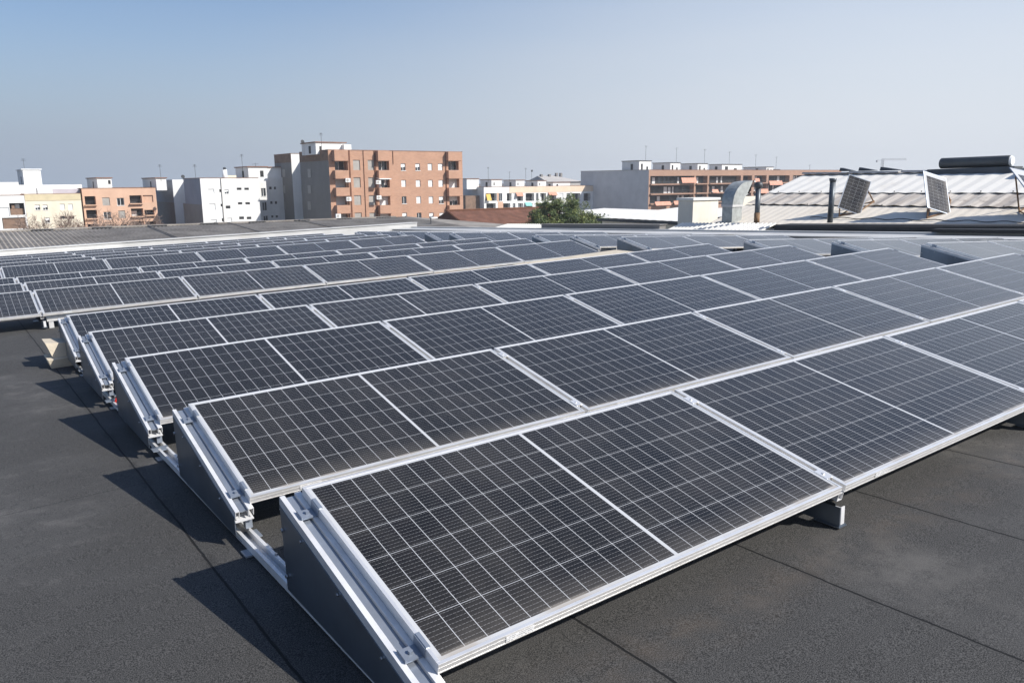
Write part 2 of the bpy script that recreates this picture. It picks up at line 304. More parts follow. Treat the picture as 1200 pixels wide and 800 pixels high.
# photovoltaic glass: 2 x 12 x 6 half cells, white back sheet between them, busbars, dust
PL, PW = 2.086, 1.05
def pvmat(name='pv_glass', nx=12, ny=6, Lx=PL, Wy=PW, dustk=1.0, split=True, marg=0.026):
    mt, t, p, N, L = newmat(name); tc = N.new('ShaderNodeTexCoord'); v = tc.outputs['Object']
    oi = N.new('ShaderNodeObjectInfo'); rnd = oi.outputs['Random']
    sx = N.new('ShaderNodeSeparateXYZ'); L.new(v, sx.inputs[0]); X, Y = sx.outputs[0], sx.outputs[1]
    half = Lx/2; cg = 0.0075 if split else 0.0
    if split:
        xa = val(N, L, 'SUBTRACT', val(N, L, 'ABSOLUTE', val(N, L, 'SUBTRACT', X, half)), cg); cw = (half-cg-marg)/nx
    else:
        xa = val(N, L, 'SUBTRACT', X, marg); cw = (Lx-2*marg)/nx
    ya = val(N, L, 'SUBTRACT', Y, marg); ch = (Wy-2*marg)/ny
    def grid(a, size, n, lw):
        q = val(N, L, 'DIVIDE', a, size); fr = val(N, L, 'FRACT', q)
        d = val(N, L, 'MULTIPLY', val(N, L, 'MINIMUM', fr, val(N, L, 'SUBTRACT', 1.0, fr)), size)
        ln = val(N, L, 'LESS_THAN', d, lw)
        out = val(N, L, 'MAXIMUM', val(N, L, 'LESS_THAN', q, 0.0), val(N, L, 'GREATER_THAN', q, float(n)))
        return val(N, L, 'MAXIMUM', ln, out), q
    gx, qx = grid(xa, cw, nx, 0.00125); gy, qy = grid(ya, ch, ny, 0.001)
    line = val(N, L, 'MAXIMUM', gx, gy)
    bb = val(N, L, 'FRACT', val(N, L, 'MULTIPLY', qy, 9.0)); bb = val(N, L, 'LESS_THAN', val(N, L, 'ABSOLUTE', val(N, L, 'SUBTRACT', bb, 0.5)), 0.03)
    dash = val(N, L, 'GREATER_THAN', val(N, L, 'FRACT', val(N, L, 'MULTIPLY', qx, 6.0)), 0.3); bb = val(N, L, 'MULTIPLY', bb, val(N, L, 'MULTIPLY_ADD', dash, 0.8, 0.2))
    pv = N.new('ShaderNodeVectorMath'); pv.operation = 'ADD'; cx = N.new('ShaderNodeCombineXYZ')
    L.new(val(N, L, 'MULTIPLY', rnd, 50.0), cx.inputs[0]); L.new(v, pv.inputs[0]); L.new(cx.outputs[0], pv.inputs[1]); vv = pv.outputs[0]
    n1 = noise(N, L, vv, 2.5, 6, 0.65); n2 = noise(N, L, vv, 170, 2, 0.6)
    cellid = val(N, L, 'ADD', val(N, L, 'FLOOR', qx), val(N, L, 'MULTIPLY', val(N, L, 'FLOOR', qy), 17.3))
    wn = N.new('ShaderNodeTexWhiteNoise'); wn.noise_dimensions = '1D'; L.new(val(N, L, 'ADD', cellid, val(N, L, 'MULTIPLY', rnd, 91.0)), wn.inputs['W'])
    wr_ = N.new('ShaderNodeTexWhiteNoise'); wr_.noise_dimensions = '1D'; L.new(val(N, L, 'MULTIPLY', rnd, 777.0), wr_.inputs['W']); wnr = wr_.outputs['Value']
    cellA = mixc(N, L, rnd, (0.005, 0.005, 0.005), (0.004, 0.0044, 0.0055))
    cellc = mixc(N, L, val(N, L, 'MULTIPLY', wn.outputs['Value'], 0.6), cellA, (0.009, 0.009, 0.009))
    cellc = mixc(N, L, val(N, L, 'MULTIPLY', bb, 0.8), cellc, (0.32, 0.32, 0.32))
    c = mixc(N, L, line, cellc, (0.50, 0.51, 0.52))
    # dust film, specks and the muddy lower edge
    fk = val(N, L, 'MULTIPLY_ADD', wnr, 1.8, 0.3)
    film = val(N, L, 'MULTIPLY_ADD', ramp(N, L, n1, 0.3, 0.75), 0.03*dustk, 0.006*dustk)
    film = val(N, L, 'MULTIPLY', film, fk)
    specks = val(N, L, 'MULTIPLY', ramp(N, L, n2, 0.55, 0.72), 0.07*dustk)
    low = val(N, L, 'MULTIPLY', val(N, L, 'SUBTRACT', 1.0, ramp(N, L, Y, 0.012, 0.17)), 0.10*dustk)
    vlow = val(N, L, 'MULTIPLY', val(N, L, 'SUBTRACT', 1.0, ramp(N, L, Y, 0.016, 0.045)), ramp(N, L, noise(N, L, vv, 4, 3), 0.42, 0.62))
    dust = val(N, L, 'ADD', val(N, L, 'ADD', film, specks), val(N, L, 'ADD', low, val(N, L, 'MULTIPLY', vlow, 0.7)), clamp=True)
    c = mixc(N, L, dust, c, (0.36, 0.325, 0.28))
    # bird droppings, few
    vo = N.new('ShaderNodeTexVoronoi'); vo.inputs['Scale'].default_value = 1.6; L.new(vv, vo.inputs['Vector'])
    wn2 = N.new('ShaderNodeTexWhiteNoise'); L.new(vo.outputs['Color'], wn2.inputs['Vector'])
    drop = val(N, L, 'MULTIPLY', val(N, L, 'LESS_THAN', vo.outputs['Distance'], val(N, L, 'MULTIPLY_ADD', n2, 0.012, 0.001)), val(N, L, 'GREATER_THAN', wn2.outputs['Value'], 0.72))
    c = mixc(N, L, drop, c, (0.6, 0.58, 0.52))
    L.new(c, p.inputs['Base Color'])
    p.inputs['Roughness'].default_value = 0.5; p.inputs['Specular IOR Level'].default_value = 0.0
    p.inputs['Coat Weight'].default_value = 0.95; p.inputs['Coat IOR'].default_value = 1.43
    p.inputs['Sheen Weight'].default_value = 1.0 if split else 0.6; p.inputs['Sheen Roughness'].default_value = 0.24; p.inputs['Sheen Tint'].default_value = (0.95, 0.88, 0.79, 1)
    L.new(val(N, L, 'MULTIPLY_ADD', n1, 0.08, 0.12), p.inputs['Coat Roughness'])
    return mt
M['pv'] = pvmat()
M['pv_small'] = pvmat('pv_glass_small', 10, 4, 1.21, 0.73, 2.4, False, 0.018)
M['sticker'] = None
def stickermat():
    mt, t, p, N, L = newmat('white_label'); tc = N.new('ShaderNodeTexCoord'); sx = N.new('ShaderNodeSeparateXYZ'); L.new(tc.outputs['Object'], sx.inputs[0])
    a = val(N, L, 'GREATER_THAN', val(N, L, 'FRACT', val(N, L, 'MULTIPLY', sx.outputs[2], 130.0)), 0.68)
    b = val(N, L, 'GREATER_THAN', noise(N, L, tc.outputs['Object'], 90, 2), 0.47)
    L.new(mixc(N, L, val(N, L, 'MULTIPLY', a, b), (0.78, 0.78, 0.77), (0.25, 0.25, 0.26)), p.inputs['Base Color'])
    p.inputs['Roughness'].default_value = 0.4; return mt
M['sticker'] = stickermat()

# ------------------------------------------------------------------ setting: ground, roof deck
b = MB(); b.poly([(-2500, -2500, 0), (2500, -2500, 0), (2500, 2500, 0), (-2500, 2500, 0)])
tag(b.build('ground', M['ground']), 'flat city ground stretching to the horizon below the roofs', 'ground', kind='structure')
b = MB(); b.poly([(-60, 58, 0.006), (200, 58, 0.006), (200, 68, 0.006), (-60, 68, 0.006)])
tag(b.build('street', M['asphalt']), 'asphalt street between the low sheds and the apartment blocks', 'street', kind='structure')
def rz(y): return -1.56 - 0.024*y
X0R, X1R, Y0R, Y1R = -16, 21.0, -12, 39.0
b = MB()
XRG, FALL = 12.2, 0.061          # the deck has a flat ridge along the walkway and falls away to the right of it
dz = FALL*(X1R-XRG)
for xa_, xb_, da_, db_ in ((X0R, XRG, 0, 0), (XRG, X1R, 0, -dz)):
    b.poly([(xa_, Y0R, rz(Y0R)+da_), (xb_, Y0R, rz(Y0R)+db_), (xb_, Y1R, rz(Y1R)+db_), (xa_, Y1R, rz(Y1R)+da_)])
b.poly([(X0R, Y0R, rz(Y0R)-.8), (X0R, Y1R, rz(Y1R)-.8), (X1R, Y1R, rz(Y1R)-.8), (X1R, Y0R, rz(Y0R)-.8)])
for P_, Q_ in (((X0R, Y0R), (X1R, Y0R)), ((X1R, Y1R), (X0R, Y1R))):
    b.poly([(*P_, rz(P_[1])-.8), (*Q_, rz(Q_[1])-.8), (*Q_, rz(Q_[1])-(dz if Q_[0] > XRG else 0)), (XRG, Q_[1], rz(Q_[1])), (*P_, rz(P_[1])-(dz if P_[0] > XRG else 0))])
tag(b.build('roof', M['felt'], mw=ROOF), 'black felt roof deck with lap seams under the solar rows', 'roof', kind='structure')
b = MB(); b.box(X0R+.1, X1R-.1, Y0R+.1, Y1R-.1, 0, 6.0)
tag(b.build('building_walls', M['white']), 'white plaster walls of the hall carrying the felt roof', 'building', kind='structure')
def ybox(b, x0, x1, y0, y1, h0, h1, mi=0):     # a box that follows the fall of the deck
    b.hexa([(x0, y0, rz(y0)+h0), (x1, y0, rz(y0)+h0), (x1, y1, rz(y1)+h0), (x0, y1, rz(y1)+h0)],
           [(x0, y0, rz(y0)+h1), (x1, y0, rz(y0)+h1), (x1, y1, rz(y1)+h1), (x0, y1, rz(y1)+h1)], mi)
# far parapet, right coping, flashings
b = MB(); ybox(b, X0R, X1R+.35, 38.6, 39.3, -.3, .26); ybox(b, X0R, X1R+.35, 38.55, 39.36, .262, .30)
tag(b.build('parapet', M['coping'], mw=ROOF), 'long pale grey parapet along the far edge of the roof', 'parapet')
b = MB()
x = X0R
while x < 6.0:
    ybox(b, x, x+.62, 35.9, 38.54, .02, .075); ybox(b, x+.62, x+.80, 35.9, 38.54, .004, .02); x += .80
tag(b.build('corrugated_strip', M['whitesheet'], mw=ROOF), 'bright white ribbed sheet strip at the foot of the far parapet', 'metal sheet')
b = MB(); ybox(b, 19.75, 21.15, -12.0, 38.5, -.7, .0); ybox(b, 19.7, 20.9, -12.0, 38.5, .0005, .02); ybox(b, 20.901, 21.15, -12.0, 38.5, .0005, .07)
tag(b.build('coping', M['coping'], mw=ROOF), 'light grey coping band along the right edge of the roof', 'coping')
def ribfence(name, y0, y1, label, h=.22, w_=.9):
    b = MB(); y = y0
    def sl(b, ya_, yb_, l0, l1, mi):
        X0_, X1_ = 21.2, 21.2+w_
        b.hexa([(X0_, ya_, rz(ya_)+l0-.02), (X1_, ya_, rz(ya_)+h+l0-.02), (X1_, yb_, rz(yb_)+h+l0-.02), (X0_, yb_, rz(yb_)+l0-.02)],
               [(X0_, ya_, rz(ya_)+l1), (X1_, ya_, rz(ya_)+h+l1), (X1_, yb_, rz(yb_)+h+l1), (X0_, yb_, rz(yb_)+l1)], mi)
    while y < y1:
        sl(b, y, y+.065, .0, .03, 0); sl(b, y+.0651, y+.1649, -.01, .0, 1); y += .165  # grey valleys: the shadow between the ribs is put into their colour
    tag(b.build(name, [M['whitesheet'], M['greyw']], mw=ROOF), label, 'metal sheet')
ribfence('ribbed_flashing', 15.9, 20.0, 'white ribbed sheet at the roof edge left of the black pipe')
ribfence('ribbed_flashing', 27.3, 31.0, 'white ribbed sheet at the roof edge below the brown tiled roof', .16)
b = MB(); ybox(b, 21.18, 21.5, 20.2, 27.2, 0, .21); ybox(b, 21.15, 21.55, 20.15, 27.25, .212, .235)
tag(b.build('dark_flashing', M['greylow'], mw=ROOF), 'long dark grey flashing on the roof edge below the tree', 'flashing')
b = MB(); ybox(b, 21.16, 22.1, 2.0, 15.3, -.2, .20); ybox(b, 20.7, 21.158, 2.0, 10.2, .092, .17); ybox(b, 21.3, 22.14, 1.95, 15.4, .202, .225)  # gutter and shadowed gap under the shed eave, the shade built in black
tag(b.build('gutter', M['bitumen'], mw=ROOF), 'black box gutter below the corrugated shed roof, shade put into its colour', 'gutter')

# ------------------------------------------------------------------ the solar array
TILT = rad(13)
def make_panel():
    root = empty('solar_panel', Matrix.Identity(4), None, None)
    f = MB(); t = .012; d = .035
    f.box(0, PL, 0, t, -d, 0); f.box(0, PL, PW-t, PW, -d, 0)
    f.box(0, t, t, PW-t, -d, 0); f.box(PL-t, PL, t, PW-t, -d, 0)
    f.box(0.0, PL, -.0015, -.0002, -d, -d+.004); f.box(0.0, PL, -.0012, -.0002, -.016, -.013)
    f.build('frame', M['alu'], root, bevel=.0012)
    g = MB(); g.box(t, PL-t, t, PW-t, -.006, -.0018); g.build('glass', M['pv'], root)
    k = MB(); k.box(-.055, .055, -.0011, 0, -.010, .010); s = k.build('label_sticker', M['sticker'], root); s.location = (.30, -.0016, -.0165)
    return root
def make_support(side):    # side: -1 left end, 0 middle joint, 1 right end; local frame like the panel's, x = 0 in the joint
    root = empty('support_frame', Matrix.Identity(4), None, None)
    r = MB(); zt, zb = -.0355, -.072; y0, y1 = -.035, PW+.03
    if side:
        k = -side            # k = 1: the rail reaches out to the left
        def rb(a, c, ya_, yb_, z0_, z1_, mi=0): r.box(-k*a, -k*c, ya_, yb_, z0_, z1_, mi)
        rb(.068, .048, y0, y1, zt-.004, zt); rb(.068, .065, y0, y1, zb, zt-.0045); rb(.051, .048, y0, y1, zb, zt-.0045)
        rb(.040, .008, y0+.02, y1, zt-.022, zt-.014, 1)  # bluish channel floor: the panel's shade is put into its colour
        rb(.0075, -.018, y0, y1, zt-.004, zt); rb(.0075, .0045, y0, y1, zb, zt-.0045); rb(-.015, -.018, y0, y1, zb, zt-.0045)
        rb(.068, -.018, y0, y1, zb-.024, zb-.0185)
    else:
        y0 = .004
        r.box(-.020, .020, y0, y1, zt-.004, zt); r.box(-.020, -.017, y0, y1, zb, zt-.0045); r.box(.017, .020, y0, y1, zb, zt-.0045); r.box(-.020, .020, y0, y1, zb-.004, zb-.0005)
        inv_ = Matrix.Rotation(TILT, 4, 'X').inverted()
        pts = MB(); zz = -.105
        for q in ((.006, .034, .012, .016, -.190, zz), (.002, .006, .0165, .10, -.190, zz), (.002, .045, .012, .10, -.196, -.1905), (-.003, .0015, .012, .30, -.196, zz), (-.010, .050, .008, .14, -.203, -.1965)): pts.box(*q)
        r.v += [tuple(inv_ @ Vector(p)) for p in pts.v]; n_ = len(r.v)-len(pts.v); r.f += [tuple(n_+i for i in f) for f in pts.f]; r.m += [0]*12 + [2]*(len(pts.m)-12)
    r.build('top_rail', [M['alu_rail'], M['galv'], M['plate']], root)
    # wedge plates: vertical sheet from the rail down to just above the deck
    inv = Matrix.Rotation(TILT, 4, 'X').inverted()
    def lo(x, y, z): return inv @ Vector((x, y, z))     # roof-frame offset from the panel's lower edge -> local
    H0 = .205                                              # lower edge stands this high over the deck
    for sx, on in ((-1, side <= 0), (1, side >= 0)):
        if not on: continue
        px = sx*.0695 if side else 0.0
        pl = MB(); ya, yb = y0+.01, y1-.01
        A = Vector((px, ya, zb-(.0 if side else .028))); Bq = Vector((px, yb, zb-(.0 if side else .028)))
        ct, st = math.cos(TILT), math.sin(TILT)
        def down(P, h):     # straight down to height h over the deck
            yy = P.y*ct - P.z*st; return lo(P.x, yy, -H0 + h - .024*yy)
        C = down(Bq, .045); D = down(A, .035)
        w = Vector((.0016, 0, 0))
        q = [A, D, C, Bq]
        pl.poly([p+w for p in q]); pl.poly([p-w for p in reversed(q)])
        for i in range(4):
            a, c = q[i], q[(i+1) % 4]; pl.poly([a-w, a+w, c+w, c-w])
        
        fl = MB(); ws = Vector((-sx*.035 if side else .035, 0, 0)); e = (C-Bq).normalized()
        o1 = Bq + Vector((0, .0015, 0)) ; o2 = C + Vector((0, .0015, 0)); th = Vector((0, .003, 0))
        fl.hexa([o1, o2, o2+ws, o1+ws], [o1+th, o2+th, o2+ws+th, o1+ws+th]); fl.build('back_flange', M['plate'], root)
        bm = pl
        for fr in (.25, .8):
            c0 = Bq.lerp(C, fr) + Vector((sx*.004, -.02, 0)); bm.tube([c0, c0+Vector((sx*.008, 0, 0))], .008, 6, 1)
        for fr in (.2, .5, .8):
            c0 = A.lerp(Bq, fr) + (C-Bq).normalized()*.02 + Vector((sx*.003, 0, 0)); bm.tube([c0, c0+Vector((sx*.006, 0, 0))], .006, 6, 1)
        pl.build('side_plate', [M['plate'], M['bolt']], root)
    # feet
    for yy, hh in (((.035, .14), (PW-.06, .36)) if side else ((PW-.06, .36),)):
        ft = MB(); base = lo(0, yy*math.cos(TILT), -H0-.024*yy)
        Q = Matrix.Translation(base) @ inv
        pts = MB(); pts.box(-.05, .05, -.045, .045, .004, .010); pts.box(-.016, .016, -.02, .02, .052, hh-.045); 
        pts.v = [tuple(Q @ Vector(p)) for p in pts.v]; pts.build('foot', M['galv'], root)
    for yy in (.11, PW-.13):
        cl = MB()
        if side == 0:
            cl.box(-.022, .022, yy-.035, yy+.035, .0008, .004); cl.tube([(0, yy, .004), (0, yy, .010)], .006, 6)
            cl.box(-.006, .006, yy-.035, yy+.035, -.035, .0007)
        else:
            s_ = side
            e = s_*.0135       # the panel edge lies on the inner side of the joint
            cl.box(-s_*.028, e*-1+s_*.0, yy-.035, yy+.035, .0008, .0045)
            cl.box(-s_*.0125, -s_*.0095, yy-.035, yy+.035, -.034, .0007)
            cl.box(-s_*.0092, s_*.048, yy-.028, yy+.028, -.0350, -.030)
            cl.box(s_*.0482, s_*.0512, yy-.028, yy+.028, -.0350, -.022)
            cl.tube([(s_*.02, yy, -.030), (s_*.02, yy, -.019)], .008, 6)
        cl.build('clamp', M['galv'] if side else M['alu'], root)
    return root

ORD = ['zeroth','first','second','third','fourth','fifth','sixth','seventh','eighth','ninth','tenth','eleventh','twelfth','thirteenth']
PITCH = 2.1121
rows = {1:(.997,2.847,-1.157),2:(.990,4.573,-1.190),3:(.955,6.282,-1.205),4:(.945,7.995,-1.243),5:(.965,9.735,-1.302),
        6:(.977,13.699,-1.404),7:(.986,15.443,-1.440),8:(.986,17.177,-1.488),9:(.947,21.026,-1.566),10:(.944,22.745,-1.611),
        11:(.938,24.474,-1.652),12:(.919,26.208,-1.704),13:(.911,27.938,-1.757)}
leftmost = {1:0,2:0,3:0,4:0,5:0,6:-1,7:-1,8:-1,9:-1,10:-1,11:-1,12:-1,13:-1}
def rowmat2(r, x):
    _, yT, zT = rows[r]
    return ROOF @ T(XRG, 0, .022) @ Matrix.Rotation(math.atan(FALL), 4, 'Y') @ T(-XRG, 0, 0) @ T(x, yT-PW*math.cos(TILT), zT-PW*math.sin(TILT)) @ Matrix.Rotation(TILT, 4, 'X')
def rowmat(r, x):
    _, yT, zT = rows[r]
    return ROOF @ T(x, yT-PW*math.cos(TILT), zT-PW*math.sin(TILT)) @ Matrix.Rotation(TILT, 4, 'X')
proto = make_panel(); jit = random.Random(21)
sup = {}
def put(kind, proto, mw, label, group, cat):
    if kind == 'p': mw = mw @ T(jit.uniform(-.0015, .0015), jit.uniform(-.002, .002), jit.uniform(0, .002)) @ Matrix.Rotation(rad(jit.uniform(-.12, .12)), 4, 'X') @ Matrix.Rotation(rad(jit.uniform(-.05, .05)), 4, 'Y')
    o = copy_tree(proto); o.matrix_world = mw; o['label'] = label; o['category'] = cat; o['group'] = group
    return o
for s_ in (-1, 0, 1): sup[s_] = make_support(s_)
def rname(r): return 'front row' if r == 1 else ('rearmost row' if r == 13 else ORD[r]+' row from the front')
for r in rows:
    x0 = rows[r][0]; k0 = leftmost[r]
    for k in range(k0, 5):
        g = 'solar panels of the main field left of the walkway'
        if r <= 5:
            lab = 'dark solar panel, %s from the left end of the %s' % (ORD[k+1], rname(r))
        else:
            n = 5-k; lab = 'dark solar panel, %s left of the walkway in the %s' % (ORD[n], rname(r))
        o = put('p', proto, rowmat(r, x0+k*PITCH+.001), lab, g, 'solar panel')
        o.name = 'solar_panel'
    for k in range(k0, 6):
        side = -1 if (k == 0 and r <= 5) else (1 if k == 5 else 0)
        if r <= 5:
            lab = 'wedge support %s of the %s' % ({-1:'at the open left end', 1:'at the walkway end'}.get(side, 'under the %s joint' % ORD[max(k,1)]), rname(r))
        else:
            lab = 'wedge support %s of the %s' % ('at the walkway end' if k == 5 else 'under the %s joint from the walkway' % ORD[5-k], rname(r))
        o = put('s', sup[side], rowmat(r, x0+k*PITCH-.0125), lab, 'wedge supports under the solar rows', 'support frame'); o.name = 'support_frame'
# second field, beyond the walkway
X2 = 12.95
far = {2: 0, 3: 0, 4: 0, 5: 0, 6: 0, 7: 0, 8: 0, 9: 0, 10: 0, 11: 0}
rng = random.Random(3)
for r in range(3, 14):
    x2 = X2 + {3:-.25,4:.0,5:-.2,6:.2,7:.2,8:.3,9:0,10:.1}.get(r, 0)
    for k in range(3):
        lab = 'pale panel, %s beyond the walkway in the %s' % (ORD[k+1], rname(r))
        o = put('p', proto, rowmat2(r, x2+k*PITCH+.001), lab, 'solar panels of the field beyond the walkway', 'solar panel'); o.name = 'solar_panel'
    for k in range(4):
        side = -1 if k == 0 else (1 if k == 3 else 0)
        lab = 'wedge support %s beyond the walkway, %s' % ({-1:'with exposed plate', 1:'at the parapet end', 0:'under the %s joint' % ORD[max(k,1)]}[side], rname(r))
        o = put('s', sup[side], rowmat2(r, x2+k*PITCH-.0125), lab, 'wedge supports under the solar rows', 'support frame'); o.name = 'support_frame'
def kill(o):
    for c in list(o.children): kill(c)
    bpy.data.objects.remove(o)
kill(proto); [kill(q) for q in sup.values()]

# base rails on the deck, one line under every joint of the near field
for k in range(6):
    b = MB(); xr = .96+k*PITCH
    ys = 1.93 if k == 0 else 2.2
    for a, c in ((-.032, -.017), (.017, .032)): ybox(b, xr+a, xr+c, ys, 9.85, .012, .05)
    ybox(b, xr-.0165, xr+.0165, ys, 9.85, .012, .022)
    root = empty('base_rail', ROOF @ T(0, 0, 0), 'slotted aluminium base rail on the deck %s' % ('along the open left ends of the front rows' if k == 0 else 'under the %s joints of the front rows' % ORD[k]) if k < 5 else 'slotted aluminium base rail on the deck at the walkway end of the front rows', 'rail', 'base rails of the front rows')
    b.build('rail_profile', M['alu_rail'], root)
    for y in (3.42, 5.2, 6.9, 8.6):
        p = MB(); ybox(p, xr-.062, xr+.062, y-.04, y+.04, .003, .0115); p.build('foot_pad', M['galv'], root)
        p = MB(); z = rz(y-.2)+.05; p.tube([(xr+.0245, y-.2, z), (xr+.0245, y-.2, z+.010)], .007, 6); p.build('bolt', M['bolt'], root)

# concrete blocks, loose bar, cable
def prism(b, pts, y0, y1, mi=0):        # pts in x,z (roof frame)
    n = len(pts); A = [(x, y0, z) for x, z in pts]; B = [(x, y1, z) for x, z in pts]
    b.poly(A, mi); b.poly(list(reversed(B)), mi)
    for i in range(n):
        j = (i+1) % n; b.poly([A[i], B[i], B[j], A[j]], mi)
b = MB(); xs = [(7.0, .16), (9.0, .21), (11.75, .28)]
for (x0_, h0_), (x1_, h1_) in zip(xs, xs[1:]):
    b.hexa([(x0_, 11.7, rz(11.7)+.002), (x1_, 11.7, rz(11.7)+.002), (x1_, 12.55, rz(12.55)+.002), (x0_, 12.55, rz(12.55)+.002)], [(x0_, 11.8, rz(11.8)+h0_-.03), (x1_, 11.8, rz(11.8)+h1_-.03), (x1_, 12.5, rz(12.5)+h0_ if x1_ < 10 else rz(12.5)+h1_), (x0_, 12.5, rz(12.5)+h0_)])
tag(b.build('roof_curb', M['conc'], mw=ROOF), 'beige curb on the deck below the sixth row, rising towards the walkway', 'curb')
z = rz(9.55); b = MB()
b.hexa([(.72, 9.30, z), (1.14, 9.30, z), (1.14, 9.62, z), (.72, 9.62, z)], [(.69, 9.27, z+.105), (1.14, 9.27, z+.105), (1.14, 9.66, z+.105), (.69, 9.66, z+.105)])
tag(b.build('concrete_block', M['conc'], mw=ROOF, bevel=.006), 'lower tan concrete block on the deck at the left end of the fifth row', 'concrete block', 'stacked concrete blocks')
b = MB(); zz = z+.107
prism(b, [(.75, zz), (1.14, zz), (1.14, zz+.12), (.70, zz+.16), (.72, zz+.10)], 9.36, 9.70)
tag(b.build('concrete_block', M['conc'], mw=ROOF, bevel=.006), 'upper tan concrete block with a pointed corner lying on the lower block', 'concrete block', 'stacked concrete blocks')
b = MB(); ybox(b, 1.02, 1.42, 12.75, 12.83, .10, .16); ybox(b, 1.04, 1.10, 12.76, 12.82, .002, .0995); ybox(b, 1.34, 1.40, 12.76, 12.82, .002, .0995)
tag(b.build('metal_bar', M['alu'], mw=ROOF), 'short white metal bar on feet behind the left end of the fifth row', 'metal bar')
b = MB(); y = 6.99
b.tube([(.94, 6.93, rz(7)+.03), (.95, 6.92, rz(7)+.07), (.975, 6.92, rz(7)+.115), (1.01, 6.94, rz(7)+.145), (1.06, 7.0, rz(7)+.16), (1.2, 7.1, rz(7)+.17)], .009, 6)
tag(b.build('cable', M['red'], mw=ROOF, smooth=True), 'red cable looping below the left corner of the fourth row', 'cable')
b = MB(); pts = []
for i in range(14):
    t = i/13; pts.append((1.06+.95*t, 2.98+.16*math.sin(t*3)+.05*t, rz(3)+.012))
b.tube(pts, .007, 6); tag(b.build('cable', M['cable'], mw=ROOF, smooth=True), 'black cable lying on the deck between the two front rows', 'cable')

# ------------------------------------------------------------------ neighbouring low roofs
def corr(b, p0, du, dv, nu, amp, n, mi=0):      # corrugated sheet: p0 corner, du across the ribs, dv along them
    p0, du, dv = Vector(p0), Vector(du), Vector(dv); nrm = du.cross(dv).normalized()
    base = len(b.v)
    for i in range(nu*n+1):
        q = p0 + du*(i/(nu*n)) + nrm*(amp*math.sin(2*math.pi*i/n)); b.v.append(tuple(q)); b.v.append(tuple(q+dv))
    for i in range(nu*n): b.f.append((base+2*i, base+2*i+2, base+2*i+3, base+2*i+1)); b.m.append(mi)
shed = empty('shed_roof', T(6, 45, 0), 'long low roof of brown grey corrugated fibre cement beyond the parapet', 'roof')
b = MB(); L0, L1 = -18.0, 26.5
corr(b, (L0, 41, 7.17), (L1-L0, 0, .0), (0, 8.6, .42), int((L1-L0)/.21), .035, 4)
b.build('roof_sheet', M['fibre'], shed, Matrix.Identity(4))
b = MB(); b.poly([(26.5, 41, 7.15), (31.0, 41, 7.1), (26.5, 49.6, 7.60)]); b.poly([(26.5, 49.6, 7.60), (31.0, 41, 7.1), (31.0, 58, 7.1)])
b.poly([(L0, 49.6, 7.59), (26.5, 49.6, 7.59), (31.0, 58, 7.1), (L0, 58, 7.1)])
b.build('hip_sheet', M['fibre'], shed, Matrix.Identity(4))
b = MB(); b.box(L0, 30.9, 41.05, 57.9, 0, 7.05); b.build('wall', M['greyw'], shed, Matrix.Identity(4))
b = MB(); x = L0
while x < 24.5:
    b.box(x, x+2.9, 49.45, 49.95, 7.60, 7.665, 0)
    b.box(x+1.4, x+2.4, 49.30, 49.449, 7.585, 7.655, 1); x += 2.9
b.build('ridge_cap', [M['fibre'], M['bitumen']], shed, Matrix.Identity(4))
b = MB()
for x in (9.5, 14.0, 18.5): b.tube([(x, 41.1, 7.25), (x+.0, 49.4, 7.66)], .03, 5)
b.build('seam_strip', M['greylow'], shed, Matrix.Identity(4))
# small white wind gauge / lamp on it
q = atY(505, 262, 44); mp = empty('roof_mast', T(q.x, 44, 7.3), 'small white bracket lamp on a thin post on the fibre cement roof', 'lamp')
b = MB(); b.tube([(q.x, 44, 7.28), (q.x, 44, 7.72)], .03, 6); b.build('post', M['steel_dark'], mp, Matrix.Identity(4))
b = MB(); b.box(q.x, q.x+.45, 43.9, 44.1, 7.70, 7.78); b.build('lamp_head', M['whitewin'], mp, Matrix.Identity(4))

# brown tiled roof
q0 = atY(548, 264, 60); q1 = atY(660, 262, 60); zt_ = atY(600, 248.5, 62).z
br = empty('tiled_roof_house', T(42, 62, 0), 'low house with dark brown tiled roof right of the orange block', 'house')
b = MB(); xa, xb = 36.3, 49.5
b.box(37.8, xb-.1, 60.1, 66, 0, 6.1); b.build('wall', M['cream'], br, Matrix.Identity(4))
b = MB(); n = 12; z0, z1 = 6.15, 7.3
for i in range(n):
    t0, t1 = i/n, (i+1)/n; l0 = 37.7
    b.hexa([(l0, 60+3*t0, z0+(z1-z0)*t0-.05), (xb, 60+3*t0, z0+(z1-z0)*t0-.05), (xb, 60+3*t1, z0+(z1-z0)*t1-.05), (l0, 60+3*t1, z0+(z1-z0)*t1-.05)],
           [(l0, 60+3*t0, z0+(z1-z0)*t0+.05), (xb, 60+3*t0, z0+(z1-z0)*t0+.05), (xb, 60+3*t1, z0+(z1-z0)*t1+.0), (l0, 60+3*t1, z0+(z1-z0)*t1+.0)])
b.poly([(37.7, 63, z1), (xb, 63, z1), (xb, 66.3, z0), (37.7, 66.3, z0)]); b.poly([(37.7, 60, z0), (37.7, 63, z1), (37.7, 66.3, z0)])
b.build('roof', M['terracotta'], br, Matrix.Identity(4))
b = MB(); b.tube([(37.65, 60, z0+.08), (37.65, 63, z1+.07)], .12, 6); b.tube([(37.8, 63, z1+.06), (xb, 63, z1+.06)], .1, 6); b.build('ridge_tiles', M['dkbrown'], br, Matrix.Identity(4))

